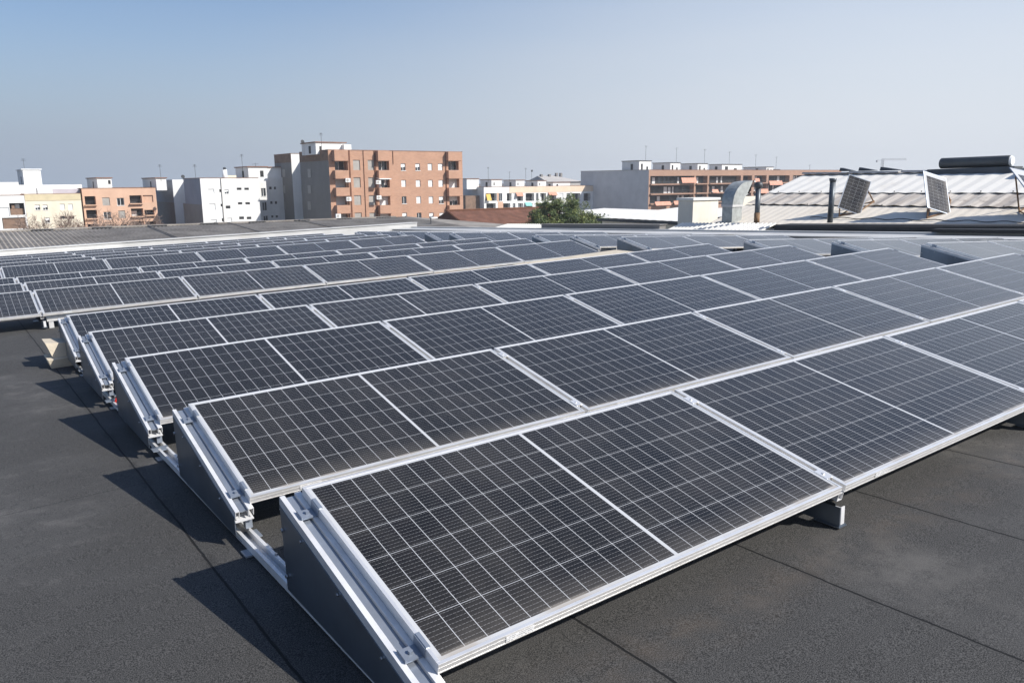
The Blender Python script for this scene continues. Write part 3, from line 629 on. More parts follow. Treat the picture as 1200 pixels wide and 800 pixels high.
# white sheet roofs right of the tree
def slope_roof(name, label, Xe, Xr, y0, y1, ze0, zr, matr, ridge_back=4):
    r = empty(name, T((Xe+Xr)/2, (y0+y1)/2, 0), label, 'shed')
    b = MB(); nn = int((y1-y0)/.5); corr(b, (Xe, y1, ze0), (0, y0-y1, 0), (Xr-Xe, 0, zr-ze0), nn, .006, 4); b.build('roof_sheet', matr, r, Matrix.Identity(4))
    b = MB(); b.box(Xe+.1, Xr+ridge_back, y0+.1, y1-.1, 0, ze0-.12)
    for yy in (y0+.12, y1-.12): b.poly([(Xe+.1, yy, ze0-.12), (Xr, yy, zr-.1), (Xr+ridge_back, yy, ze0-.12)])
    b.build('wall', M['cream_wall'], r, Matrix.Identity(4))
    b = MB(); b.box(Xe-.16, Xe-.02, y0, y1, ze0-.16, ze0-.04); b.build('gutter', M['steel_dark'], r, Matrix.Identity(4))
    b = MB(); b.poly([(Xr, y0, zr), (Xr+ridge_back, y0, ze0), (Xr+ridge_back, y1, ze0), (Xr, y1, zr)]); b.build('back_sheet', matr, r, Matrix.Identity(4))
    return r
slope_roof('white_shed', 'clean white sheet roof between the tree and the cream wall', 27.0, 33.0, 24.3, 30.1, 8.14, 8.52, M['whitesheet'])
Xs = 58.0; qa, qb = atX(737, 255, Xs), atX(680, 255, Xs); qt = atX(710, 244, Xs+9)
slope_roof('white_shed', 'flatter off white shed roof partly behind the tree', Xs, Xs+9, qa.y, qb.y+6, qa.z, qt.z, M['whitesheet'])

# big corrugated shed on the right
sh = empty('corrugated_shed', T(28, 8, 0), 'big shed with pale weathered corrugated roof on the right', 'shed')
EX, EZ, RX, RZ_ = 22.5, 8.55, 28.0, 10.08; ya, yb = 19.1, -16.0; bx = .012
def zE(y): return 8.50 + .012*(17-y)         # the eave rises gently to the right like the photographed one
def sheet(name, t0, t1, amp, per, matr, lift):
    b = MB(); dx, dz = RX-EX, RZ_-EZ
    n = 4; nu = int((ya-yb)/per); base = len(b.v)
    for i in range(nu*n+1):
        y = ya + (yb-ya)*i/(nu*n); e = zE(y); h = amp*math.sin(2*math.pi*i/n) + lift
        b.v.append((EX+dx*t0, y, e+(RZ_+(e-8.5)*.3-e)*t0 + h)); b.v.append((EX+dx*t1, y, e+(RZ_+(e-8.5)*.3-e)*t1 + h))
    for i in range(nu*n): b.f.append((base+2*i, base+2*i+1, base+2*i+3, base+2*i+2)); b.m.append(0)
    b.build(name, matr, sh, Matrix.Identity(4))
sheet('lower_sheet', 0, .36, .004, .3, M['beige'], 0)
sheet('middle_sheet', .35, .58, .018, .55, M['beigedirt'], .05)
sheet('upper_sheet', .57, 1.0, .008, .5, M['beigelite'], .085)
b = MB(); b.poly([(RX, ya, 10.14), (RX+5.5, ya, 8.5), (RX+5.5, yb, 8.9), (RX, yb, 10.26)]); b.build('back_sheet', M['beigelite'], sh, Matrix.Identity(4))
b = MB(); b.box(EX+.12, RX+5.4, yb+.1, ya-.12, 0, 8.35)
b.poly([(EX+.1, ya-.1, 8.3), (EX+.1, ya-.1, 8.45), (RX, ya-.1, 10.02), (RX+5.4, ya-.1, 8.35)]); b.build('wall', M['cream_wall'], sh, Matrix.Identity(4))
b = MB(); y = ya
while y > yb:
    zz = RZ_+(zE(y)-8.5)*.3+.12; b.hexa([(RX-.22, y-1.9, zz-.03), (RX+.22, y-1.9, zz-.03), (RX+.22, y, zz-.03), (RX-.22, y, zz-.03)], [(RX-.18, y-1.9, zz+.02), (RX+.18, y-1.9, zz+.02), (RX+.18, y, zz+.045), (RX-.18, y, zz+.045)]); y -= 2.0
b.build('ridge_cap', M['greyw'], sh, Matrix.Identity(4))
b = MB(); y = ya-.5
while y > yb+1:
    t = .575; e = zE(y); z = e+(RZ_+(e-8.5)*.3-e)*t+.15
    b.tube([(EX+5.5*t, y, z-.05), (EX+5.5*t, y, z-.01)], .02, 5)
    t = .355; z = e+(RZ_+(e-8.5)*.3-e)*t+.08; b.tube([(EX+5.5*t, y-.3, z-.05), (EX+5.5*t, y-.3, z-.01)], .02, 5); y -= .9
b.build('roof_screws', M['greylow'], sh, Matrix.Identity(4))
def shedz(x, y): t = (x-EX)/(RX-EX); e = zE(y); return e+(RZ_+(e-8.5)*.3-e)*t + (.0 if t < .355 else .05 if t < .575 else .085)
# cowls on the ridge
for i, (px, w_) in enumerate(((993, .5), (1017, .6), (1044, .7))):
    q = atX(px, 203, RX); b = MB(); zr = RZ_+.17
    b.hexa([(RX-.15, q.y-w_/2, zr), (RX+.15, q.y-w_/2, zr), (RX+.15, q.y+w_/2, zr), (RX-.15, q.y+w_/2, zr)], [(RX-.1, q.y-w_/2, zr+.02), (RX+.1, q.y-w_/2, zr+.02), (RX+.1, q.y+w_/2, zr+.13), (RX-.1, q.y+w_/2, zr+.13)])
    tag(b.build('ridge_vent', M['steel_dark']), '%s small dark wedge vent on the ridge of the corrugated shed' % ('leftmost','middle','rightmost')[i], 'vent', 'ridge vents')

# tilted modules on the shed
def shed_panel(A, up, side, label):
    A = Vector(A); u = Vector(up); v_ = Vector(side); Lg, Wd = u.length, v_.length; X = u.normalized(); Y = (v_-X*v_.dot(X)).normalized(); Z = X.cross(Y)
    if Z.dot(Vector((0, 0, EYE))-A) < 0: org = A+Y*Wd; Y = -Y; Z = X.cross(Y)
    else: org = A
    mw = Matrix((X, Y, Z)).transposed().to_4x4(); mw.translation = org
    root = empty('rack_panel', mw, label, 'solar panel', 'tilted modules on the corrugated shed')
    f = MB(); t = .014; f.box(0, Lg, 0, t, -.025, 0); f.box(0, Lg, Wd-t, Wd, -.025, 0); f.box(0, t, t, Wd-t, -.025, 0); f.box(Lg-t, Lg, t, Wd-t, -.025, 0)
    f.build('frame', M['galv'], root)
    g = MB(); g.box(t, Lg-t, t, Wd-t, -.012, -.003); g.build('glass', M['pv_small'], root)
    r = MB(); I = mw.inverted()
    def w2l(p): return I @ Vector(p)
    C = [mw @ Vector((Lg*a, Wd*c, -.045)) for a, c in ((.05, .08), (.05, .92), (.8, .08), (.8, .92))]
    G = []
    for q, dx in zip(C, (0, 0, .5, .5)):
        gx = q.x+dx; gp = Vector((gx, q.y, shedz(min(gx, RX), q.y)-.02)); G.append(gp); r.tube([w2l(q), w2l(gp)], .022, 5)
    for a, c in ((0, 2), (1, 3), (0, 1), (2, 3)): r.tube([w2l(G[a]+Vector((0, 0, .05))), w2l(G[c]+Vector((0, 0, .05)))], .022, 5)
    r.build('rack', M['rust'], root)
for (px, py), up, side, nm in (((982, 243), (.62, .08, 1.04), (.48, -.50, -.24), 'leftmost tilted module on the corrugated shed beside the dark pipe'),
        ((1087, 243), (.61, .54, 1.05), (.69, -.35, -.23), 'middle tilted module on the corrugated shed below the water tank'),
        ((1218, 242), (.30, .95, 1.02), (.80, -.25, -.23), 'rightmost tilted module on the corrugated shed, cut by the picture edge')):
    shed_panel(atX(px, py, 23.3), up, side, nm)
b = MB(); pts = []
for i in range(60):
    y = 15.5 - 8*i/59; x = 23.15; pts.append((x, y, shedz(x, y)+.04+.02*math.sin(i*.9)))
b.tube(pts, .014, 5); tag(b.build('cable', M['cable']), 'thin black cable running across the foot of the corrugated roof', 'cable')
# solar water tank on the ridge
tk = empty('water_tank', T(28.2, 12.7, 10.2), 'dark horizontal solar water tank on the ridge of the corrugated shed', 'water tank')
ty0, ty1, tz = 11.65, 13.85, 10.46
b = MB(); n = 20; tkx = 28.05
b.tube([(tkx, ty0, tz+.03), (tkx, ty0+.02, tz+.03), (tkx, ty1-.02, tz), (tkx, ty1, tz)], [.165, .18, .18, .16], 20); b.build('tank_shell', M['tank'], tk, Matrix.Identity(4), smooth=False)
b = MB(); b.tube([(tkx, ty0-.06, tz+.03), (tkx, ty0-.001, tz+.03)], [.14, .17], 20); b.build('end_cap', M['whitewin'], tk, Matrix.Identity(4))
b = MB(); b.hexa([(tkx-.35, ty0-.25, 10.10), (tkx+.3, ty0-.25, 10.10), (tkx+.3, ty1+.3, 10.10), (tkx-.35, ty1+.3, 10.10)], [(tkx-.3, ty0-.25, 10.32), (tkx+.3, ty0-.25, 10.32), (tkx+.3, ty1+.3, 10.26), (tkx-.3, ty1+.3, 10.26)])
b.build('cradle', M['tank'], tk, Matrix.Identity(4))
b = MB()
b.hexa([(27.2, 9.2, 10.1), (28.6, 9.2, 10.45), (28.6, 11.1, 10.45), (27.2, 11.1, 10.1)], [(27.2, 9.2, 10.16), (28.6, 9.2, 10.52), (28.6, 11.1, 10.50), (27.2, 11.1, 10.15)])
tag(b.build('roof_collector', M['tank']), 'dark flat collector sheet behind the water tank at the right edge', 'collector')

# pipes
def pipe(name, label, px, ytop, ybot, X, r, cap, matr):
    q0 = atX(px, ybot, X); q1 = atX(px, ytop, X)
    root = empty(name, T(q0.x, q0.y, q0.z), label, 'pipe', 'flue pipes on the shed side')
    b = MB(); b.tube([(q0.x, q0.y, q0.z), (q0.x, q0.y, q1.z-.12)], r, 14); b.build('pipe', matr, root, Matrix.Identity(4), smooth=True)
    b = MB()
    if cap == 'ball': b.tube([(q0.x, q0.y, q1.z-.16), (q0.x, q0.y, q1.z-.13), (q0.x, q0.y, q1.z-.04), (q0.x, q0.y, q1.z+.03), (q0.x, q0.y, q1.z+.06)], [r*1.0, r*1.6, r*1.75, r*1.4, r*.5], 14)
    else: b.tube([(q0.x, q0.y, q1.z-.12), (q0.x, q0.y, q1.z-.06), (q0.x, q0.y, q1.z)], [r*1.0, r*1.25, r*1.3], 14)
    b.build('cap', M['steel_dark'] if cap == 'ball' else matr, root, Matrix.Identity(4), smooth=True)
    if cap == 'ball':
        b = MB(); b.tube([(q0.x, q0.y, q0.z), (q0.x, q0.y, q0.z+.42)], r*1.12, 14); b.build('sleeve', M['rust'], root, Matrix.Identity(4), smooth=True)
        b = MB(); b.box(q0.x-.18, q0.x+.18, q0.y-.2, q0.y+.2, q0.z-.12, q0.z+.06); b.build('base', M['bitumen'], root, Matrix.Identity(4))
M['flue'] = mat('flue_grey', (0.10, 0.115, 0.13), 0.45, 0.4, 0.2, 3)
pipe('flue_pipe', 'dark flue pipe with a round black cowl right of the duct', 886.5, 215, 264, 22.35, .085, 'ball', M['flue'])
pipe('flue_pipe', 'dark straight flue pipe beside the leftmost tilted module', 972.5, 209, 261, 22.6, .085, 'flat', M['flue'])

# cream service housing, grey pier, wall
Yh = 20.6
def yz(px, py, X): q = atX(px, py, X); return q.y, q.z
pa, pb = atY(812, 245, Yh), atY(841.5, 245, Yh); zA = atY(826, 231.8, Yh).z
hs = empty('service_housing', T(pa.x, Yh, 0), 'small cream rendered roof housing left of the big duct', 'roof housing')
b = MB(); b.box(pa.x, pb.x, Yh, Yh+.75, 7.6, zA-.09); b.build('wall', M['cream_wall'], hs, Matrix.Identity(4))
b = MB(); b.box(pa.x-.05, pb.x+.05, Yh-.06, Yh+.81, zA-.088, zA); b.build('roof_slab', M['whitesheet'], hs, Matrix.Identity(4))
Yw = 20.2; pc, pd = atY(866, 240, Yw), atY(912, 240, Yw); zw = atY(875, 230.3, Yw).z
b = MB(); b.box(pc.x, pd.x, Yw, Yw+.3, 7.6, zw); tag(b.build('cream_wall', M['cream_wall']), 'cream wall standing between the duct and the black cowl pipe', 'wall')
# galvanised duct with curved hood
M['ductm'] = mat('duct_galvanised', (0.36, 0.38, 0.37), 0.5, 0.3, 0.18, 7, (0.2, 0.2, 0.2), 0.3, 3)
Xd = 22.3
y1_, z1_ = yz(842, 238, Xd); y2_, _ = yz(857, 238, Xd)
dk = empty('ventilation_duct', T(Xd, (y1_+y2_)/2, 8.3), 'galvanised ventilation duct with a curved hood on the shed side', 'duct')
q = atX(857.5, 259, Xd); wy = .44; wx = .52
# the duct's near corner is (Xd, q.y); it goes back in +x and +y
cy0, cy1, cx0, cx1 = q.y, q.y+wy, Xd, Xd+wx; ztop = atX(857, 240, Xd).z
b = MB(); b.box(cx0, cx1, cy0, cy1, 8.2, ztop-.08); b.build('shaft', M['ductm'], dk, Matrix.Identity(4))
b = MB(); b.box(cx0-.03, cx1+.03, cy0-.03, cy1+.03, ztop-.079, ztop+.0); b.build('flange', M['coping'], dk, Matrix.Identity(4))
b = MB(); Rr_ = .66; n = 10; prof = []
# hood: quarter bend from vertical towards +x (away and right), flaring
hz = atX(850, 213, Xd).z - ztop
outer = [(cx0-.02+ .78*(1-math.cos(a)), ztop+.002 + hz*math.sin(a)) for a in [math.pi/2*i/n for i in range(n+1)]]
inner = [(cx1+.02+ .30*(1-math.cos(a)), ztop+.002 + hz*.45*math.sin(a)) for a in [math.pi/2*i/n for i in range(n+1)]]
outer.append((cx0+1.02, ztop+hz+.03)); inner.append((cx1+.22, ztop+hz*.47))
for i in range(len(outer)-1):
    o0, o1, i0, i1 = outer[i], outer[i+1], inner[i], inner[i+1]
    e0 = .03+.0*i
    for yy, rev in ((cy0-e0, False), (cy1+e0, True)):
        pts = [(o0[0], yy, o0[1]), (i0[0], yy, i0[1]), (i1[0], yy, i1[1]), (o1[0], yy, o1[1])]
        b.poly(pts if not rev else list(reversed(pts)))
    b.poly([(o0[0], cy0-e0, o0[1]), (o1[0], cy0-e0, o1[1]), (o1[0], cy1+e0, o1[1]), (o0[0], cy1+e0, o0[1])])
    b.poly([(i0[0], cy0-e0, i0[1]), (i0[0], cy1+e0, i0[1]), (i1[0], cy1+e0, i1[1]), (i1[0], cy0-e0, i1[1])])
b.build('hood', M['ductm'], dk, Matrix.Identity(4))

# ------------------------------------------------------------------ trees
def leafy(name, label, c, rx, ry, rzz, nclump, nleaf, trunk_r, seed):
    rg = random.Random(seed); root = empty(name, T(c[0], c[1], 0), label, 'tree')
    b = MB(); top = Vector(c)
    b.tube([(c[0], c[1], 0), (c[0]+.1, c[1], c[2]*.35), (c[0], c[1]+.1, c[2]-rzz*.4), (c[0], c[1], c[2])], [trunk_r, trunk_r*.8, trunk_r*.6, trunk_r*.25], 8)
    cl = []
    for i in range(nclump):
        while True:
            p = Vector((rg.uniform(-1, 1), rg.uniform(-1, 1), rg.uniform(-1, 1)))
            if .35 < p.length < 1: break
        k = rg.uniform(.82, 1.08); cl.append(Vector((c[0]+p.x*rx*k, c[1]+p.y*ry*k, c[2]+p.z*rzz*k)))
    for p in cl[::4]: b.tube([(c[0], c[1], c[2]-rzz*.5), ((c[0]+p.x)/2, (c[1]+p.y)/2, (c[2]-rzz*.4+p.z)/2), p], [trunk_r*.35, trunk_r*.2, trunk_r*.06], 5)
    b.build('trunk', M['bark'], root, Matrix.Identity(4))
    L_ = MB()
    for p in cl:
        s = rg.uniform(.28, .52); mi = 1 if rg.random() < .45 else 0
        for j in range(nleaf):
            d = Vector((rg.gauss(0, 1), rg.gauss(0, 1), rg.gauss(0, .8))); d = d.normalized()*s*rg.random()**.45
            q = p+d; a = Vector((rg.gauss(0, 1), rg.gauss(0, 1), rg.gauss(0, 1))).normalized(); bb = a.orthogonal().normalized(); sz = rg.uniform(.05, .105)
            L_.poly([q-a*sz, q+bb*sz*.55, q+a*sz, q-bb*sz*.55], mi if rg.random() < .8 else 1-mi)
    L_.build('crown', [M['leafA'], M['leafB']], root, Matrix.Identity(4))
leafy('broadleaf_tree', 'dense green tree rising behind the dark flashing', (41.0, 50.5, 6.9), 2.8, 2.6, 1.85, 190, 110, .28, 5)
leafy('broadleaf_tree', 'lower green tree crown at the left foot of the dense one', (38.8, 50.0, 6.0), 1.5, 1.8, 1.45, 60, 95, .16, 9)
leafy('broadleaf_tree', 'lower green tree crown sloping down at the right of the dense one', (44.2, 50.2, 5.9), 2.3, 1.8, 1.35, 110, 110, .16, 12)

def bare(name, label, x, y, h, seed):
    rg = random.Random(seed); root = empty(name, T(x, y, 0), label, 'tree', 'bare trees before the apartment blocks')
    tr = MB(); br_ = MB(); tr.tube([(x, y, 0), (x, y, h*.55)], [.16, .10], 6)
    def grow(p, d, l, r, dep):
        q = p + d*l; q2 = p + d*l*.5 + Vector((rg.gauss(0, .05), rg.gauss(0, .05), 0))*l
        br_.tube([p, q2, q], [r, r*.8, r*.6], 3 if dep < 3 else 4, caps=False)
        if dep == 0: return
        for i in range(rg.choice((3, 3, 4))):
            nd = (d + Vector((rg.gauss(0, .55), rg.gauss(0, .55), rg.gauss(.05, .35)))).normalized(); grow(q if i else q2, nd, l*rg.uniform(.6, .85), max(r*.6, .014), dep-1)
    for i in range(6):
        grow(Vector((x, y, h*rg.uniform(.42, .55))), Vector((rg.gauss(0, .6), rg.gauss(0, .6), 1)).normalized(), h*.15, .05, 4)
    tr.build('trunk', M['bark'], root, Matrix.Identity(4)); br_.build('branches', M['twig'], root, Matrix.Identity(4))
for i, (px, top, Y, sd_) in enumerate(((40, 256, 84, 1), (77, 254, 84, 2), (92, 258, 86, 3), (142, 246, 84, 4), (120, 258, 88, 5), (170, 254, 86, 6))):
    q = atY(px, top, Y)
    bare('bare_tree', ['bare twiggy tree before the left part of the cream block', 'bare twiggy tree before the right part of the cream block', 'bare tree at the corner between cream and salmon blocks',
         'tallest bare tree before the middle of the salmon block', 'low bare tree before the left balconies of the salmon block', 'bare tree before the right balconies of the salmon block'][i], q.x, Y, q.z+1.0, sd_)

# ------------------------------------------------------------------ apartment blocks
# A wall with real openings. axis 'x': wall faces -y at y = pos and runs along x; axis 'y': wall faces -x at x = pos and runs along y.
def wall_open(b, axis, pos, u0, u1, z0, z1, ops, depth, mi=0, thick_mi=None):
    us = sorted({u0, u1, *[v for o in ops for v in o[:2] if u0 < v < u1]}); zs = sorted({z0, z1, *[v for o in ops for v in o[2:4] if z0 < v < z1]})
    def P(u, d, z): return (u, pos+d, z) if axis == 'x' else (pos+d, u, z)
    for i in range(len(us)-1):
        for j in range(len(zs)-1):
            cu, cz = (us[i]+us[i+1])/2, (zs[j]+zs[j+1])/2
            if any(o[0] < cu < o[1] and o[2] < cz < o[3] for o in ops): continue
            b.poly([P(us[i], 0, zs[j]), P(us[i+1], 0, zs[j]), P(us[i+1], 0, zs[j+1]), P(us[i], 0, zs[j+1])], mi)
    t = mi if thick_mi is None else thick_mi
    for (a, c, e, g, *_r) in ops:
        a, c, e, g = max(a, u0), min(c, u1), max(e, z0), min(g, z1)
        d = _r[1] if len(_r) > 1 else depth
        b.poly([P(a, 0, e), P(a, d, e), P(a, d, g), P(a, 0, g)], t); b.poly([P(c, 0, e), P(c, d, e), P(c, d, g), P(c, 0, g)], t)
        b.poly([P(a, 0, e), P(c, 0, e), P(c, d, e), P(a, d, e)], t); b.poly([P(a, 0, g), P(c, 0, g), P(c, d, g), P(a, d, g)], t)
def window(parent, axis, pos, o, depth):
    a, c, e, g, kind = o[:5]; d = (o[5] if len(o) > 5 else depth)
    def B(b, ua, ub, da, db, za, zb, mi):
        if axis == 'x': b.box(ua, ub, pos+da, pos+db, za, zb, mi)
        else: b.box(pos+da, pos+db, ua, ub, za, zb, mi)
    b = MB(); W, H = c-a, g-e; fw = min(.07, W*.08); dd = d-.006
    if kind in ('shutter', 'greyshut', 'salmonshut'):
        m0 = {'shutter': M['whitewin'], 'greyshut': M['greyshut'], 'salmonshut': M['salmon']}[kind]
        B(b, a+.004, c-.004, dd-.05, dd, e+.004, g-.004, 0); z = e+.1
        while z < g-.06: B(b, a+fw, c-fw, dd-.065, dd-.0505, z, z+.05, 0); z += .14
        o_ = b.build('window', [m0], parent, Matrix.Identity(4)); return
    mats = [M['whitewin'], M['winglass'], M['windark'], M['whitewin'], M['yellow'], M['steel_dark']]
    if kind == 'glass' or kind == 'half':
        zt = g
        if kind == 'half': zt = e+H*.5; B(b, a+.004, c-.004, dd-.04, dd, zt+.002, g-.004, 0)
        B(b, a+.004, c-.004, dd-.02, dd, e+.004, zt, 1)
        for ua, ub in ((a+.004, a+fw), (c-fw, c-.004), ((a+c)/2-fw*.5, (a+c)/2+fw*.5)): B(b, ua, ub, dd-.05, dd-.021, e+.004, zt-.002, 0)
        B(b, a+fw+.002, (a+c)/2-fw*.5-.002, dd-.05, dd-.021, zt-.07, zt-.002, 0)
        B(b, a-.05, c+.05, -.06, -.002, e-.1, e-.02, 0)
    elif kind == 'curtain':
        B(b, a+.004, c-.004, dd-.02, dd, e+.004, g-.004, 1)
        B(b, a+W*.12, a+W*.42, dd-.05, dd-.021, e+.004, g-.05, 0); B(b, a+W*.7, c-W*.1, dd-.05, dd-.021, e+H*.3, g-.05, 0)
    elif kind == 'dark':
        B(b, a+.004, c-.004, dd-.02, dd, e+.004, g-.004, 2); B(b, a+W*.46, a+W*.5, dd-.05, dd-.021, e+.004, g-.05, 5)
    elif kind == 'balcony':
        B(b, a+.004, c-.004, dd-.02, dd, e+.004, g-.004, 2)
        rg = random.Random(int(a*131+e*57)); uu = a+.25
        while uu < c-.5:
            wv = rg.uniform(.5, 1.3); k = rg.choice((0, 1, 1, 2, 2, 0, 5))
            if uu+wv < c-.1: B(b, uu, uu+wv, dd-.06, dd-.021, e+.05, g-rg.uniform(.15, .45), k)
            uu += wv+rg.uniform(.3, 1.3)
        hr = e+min(.95, H*.42)
        B(b, a+.01, c-.01, .04, .07, hr-.05, hr, 5)
        uu = a+.1
        while uu < c-.1: B(b, uu, uu+.03, .045, .065, e+.004, hr-.052, 5); uu += .35
    b.build('window', mats, parent, Matrix.Identity(4))
def shell(parent, x0, x1, y0, y1, zt, wmat, frontops=(), sideops=(), depth=.18, side_mat=None, deckdrop=.6, front_mat_idx=0, z0=0, extra=None):
    b = MB(); mats = [wmat, side_mat or wmat, M['deck'], M['roofcap']]
    wall_open(b, 'x', y0, x0, x1, z0, zt, list(frontops), depth, 0); wall_open(b, 'y', x0, y0, y1, z0, zt, list(sideops), depth, 1)
    b.poly([(x1, y0, z0), (x1, y1, z0), (x1, y1, zt), (x1, y0, zt)], 1); b.poly([(x0, y1, z0), (x0, y1, zt), (x1, y1, zt), (x1, y1, z0)], 1)
    t = .25; zd = zt-deckdrop
    b.poly([(x0+t, y0+t, zd), (x1-t, y0+t, zd), (x1-t, y1-t, zd), (x0+t, y1-t, zd)], 2)
    R4 = [(x0+t, y0+t), (x1-t, y0+t), (x1-t, y1-t), (x0+t, y1-t)]
    for i in range(4):
        a, c = R4[i], R4[(i+1) % 4]; b.poly([(*a, zd), (*c, zd), (*c, zt), (*a, zt)], 0)
    e = .05
    b.box(x0-e, x1+e, y0-e, y0+t, zt+.002, zt+.09, 3); b.box(x0-e, x1+e, y1-t, y1+e, zt+.002, zt+.09, 3)
    b.box(x0-e, x0+t, y0+t+.002, y1-t-.002, zt+.002, zt+.09, 3); b.box(x1-t, x1+e, y0+t+.002, y1-t-.002, zt+.002, zt+.09, 3)
    b.build('wall', mats, parent, Matrix.Identity(4))
    for o in frontops: window(parent, 'x', y0, o, depth)
    for o in sideops: window(parent, 'y', x0, o, depth)
def fx(Y, r, kind, *d):     # opening on a -y facing wall from its place in the photo
    xm = (r[0]+r[2])/2; ym = (r[1]+r[3])/2
    return (atY(r[0], ym, Y).x, atY(r[2], ym, Y).x, atY(xm, r[3], Y).z, atY(xm, r[1], Y).z, kind, *d)
def fy(X, r, kind, *d):
    xm = (r[0]+r[2])/2; ym = (r[1]+r[3])/2
    return (atX(r[2], ym, X).y, atX(r[0], ym, X).y, atX(xm, r[3], X).z, atX(xm, r[1], X).z, kind, *d)
def rooftop(parent, px0, pxm, px1, ytop, Y, zbase, name='stair_tower', wmat=None, smat=None, capm=None, ops=()):
    # roof house: side wall (faces -x) from px0 to pxm, front wall from pxm to px1, front at distance Y
    x0 = atY(pxm, ytop+5, Y).x; x1 = atY(px1, ytop+5, Y).x; zt = atY((pxm+px1)/2, ytop, Y).z
    y1 = max(Y+1.5, atX(px0, ytop+5, x0).y) if px0 < pxm else Y+3
    y1 = min(y1, Y+12)
    b = MB(); b.box(x0, x1, Y, y1, zbase, zt, 0); b.box(x0-.18, x1+.18, Y-.18, y1+.18, zt+.002, zt+.16, 1)
    mats = [wmat or M['white'], capm or M['roofcap']]
    for (u0, u1, v0, v1) in ops:    # fractions of the front face
        b.box(x0+(x1-x0)*u0, x0+(x1-x0)*u1, Y-.03, Y-.004, zbase+(zt-zbase)*v0, zbase+(zt-zbase)*v1, 2)
    b.box(x0-.03, x0-.004, Y+(y1-Y)*.35, Y+(y1-Y)*.35+.9, zbase+.2, zbase+(zt-zbase)*.75, 2) if (y1-Y) > 3 else None
    b.build(name, mats+[M['windark']], parent, Matrix.Identity(4))
    return x0, x1, y1, zt
def antenna(px, ytop, Y, zb, label, style=0):
    q = atY(px, ytop, Y); b = MB(); x, y = q.x, Y; r = .035
    b.tube([(x, y, zb), (x, y, q.z)], r, 4)
    if style == 0:
        for k, l in ((.02, .5), (.16, .65), (.34, .8)): b.tube([(x-l*.5, y-.1, q.z-k), (x+l*.5, y+.1, q.z-k)], .02, 3)
        b.tube([(x-.05, y-.7, q.z-.1), (x+.05, y+.7, q.z-.1)], .02, 3)
    elif style == 1:
        b.tube([(x-.6, y, q.z-.25), (x+.6, y, q.z-.15)], .02, 3)
        for k in range(5): b.tube([(x-.5+.25*k, y-.3, q.z-.24+.02*k), (x-.5+.25*k, y+.3, q.z-.24+.02*k)], .015, 3)
    else:
        b.tube([(x, y-.12, q.z-.3), (x, y-.2, q.z-.3)], [.32, .30], 10)
    tag(b.build('television_antenna', M['steel_dark']), label, 'antenna', 'rooftop television antennas')

# --- white block at the far left
Y = 150.0
def px2x(px, py, Y): return atY(px, py, Y).x
h1 = empty('apartment_block', T(5, Y, 0), 'white apartment block with brown brick balcony bays at far left', 'building', 'apartment blocks behind the roofs')
xa, xb = px2x(-60, 235, Y), px2x(29, 235, Y); zt = atY(15, 229, Y).z
ops = [fx(Y, (0, 243, 11, 254), 'shutter'), fx(Y, (11.5, 238, 29, 252), 'dark', 1.2), fx(Y, (3, 255, 30.5, 268), 'dark', .5), fx(Y, (-30, 243, -10, 254), 'shutter')]
shell(h1, xa, xb, Y, Y+12, zt, M['white'], ops)
b = MB(); o = ops[1]; b.box(o[0]+.1, o[1]-.1, Y+.5, Y+1.18, o[2]+.002, o[2]+1.0, 0); b.box(o[0]+.3, o[0]+(o[1]-o[0])*.35, Y+.45, Y+1.1, o[2]+1.0, o[3]-.3, 0)
b.box(o[0]+(o[1]-o[0])*.4, o[0]+(o[1]-o[0])*.7, Y+1.0, Y+1.17, o[2]+1.05, o[3]-.2, 1)
o = ops[2]; b.box(o[0]+.1, o[1]-.05, Y+.2, Y+.48, o[2]+.02, o[3]-.1, 0); b.build('brick_bay', [M['brown'], M['whitewin']], h1, Matrix.Identity(4))
b = MB(); x0, x1 = px2x(-60, 217, 154), px2x(22, 217, 154); b.box(x0, x1, 154, 160, zt-.3, atY(10, 213.5, 154).z); b.build('setback_storey', M['white'], h1, Matrix.Identity(4))
rooftop(h1, 17.5, 27, 48, 199, 158, zt-.3, capm=M['whitewin'])
# --- cream block
h2 = empty('apartment_block', T(15, Y, 0), 'cream plastered apartment block with small windows, second from left', 'building', 'apartment blocks behind the roofs')
xa, xb = px2x(29.2, 235, Y), px2x(95, 235, Y); zt = atY(60, 227.5, Y).z
ops = [fx(Y, r, k) for r, k in (((41, 240, 47, 246), 'half'), ((50, 240, 56, 246), 'half'), ((70.5, 239, 76, 246), 'shutter'), ((80, 239, 85.5, 246), 'shutter'), ((52.5, 255, 58.5, 261), 'half'), ((70.5, 253, 78, 256.5), 'dark'), ((80, 253, 87, 256.5), 'dark'))]
shell(h2, xa, xb, Y, Y+12, zt, M['cream'], ops)
b = MB(); b.box(xa, xb, Y-.06, Y-.004, atY(60, 235, Y).z, zt); b.build('cornice_band', M['creamband'], h2, Matrix.Identity(4))
zd = zt-.55
b = MB(); b.box(px2x(22, 218, 156), px2x(96, 218, 156), 156, 158, zd, atY(60, 216.5, 156).z); b.build('terrace_wall', M['white'], h2, Matrix.Identity(4))
b = MB(); b.box(px2x(44, 224, 152.5), px2x(61, 224, 152.5), 152.5, 155, zd, atY(50, 220.8, 152.5).z); b.build('roof_hut', M['white'], h2, Matrix.Identity(4))
b = MB(); b.box(px2x(62, 224, 154), px2x(94, 224, 154), 154, 154.3, zd, atY(80, 221.5, 154).z); b.build('shade_wall', M['lilac'], h2, Matrix.Identity(4))  # purple-grey shade on the terrace, put in as a lilac wall
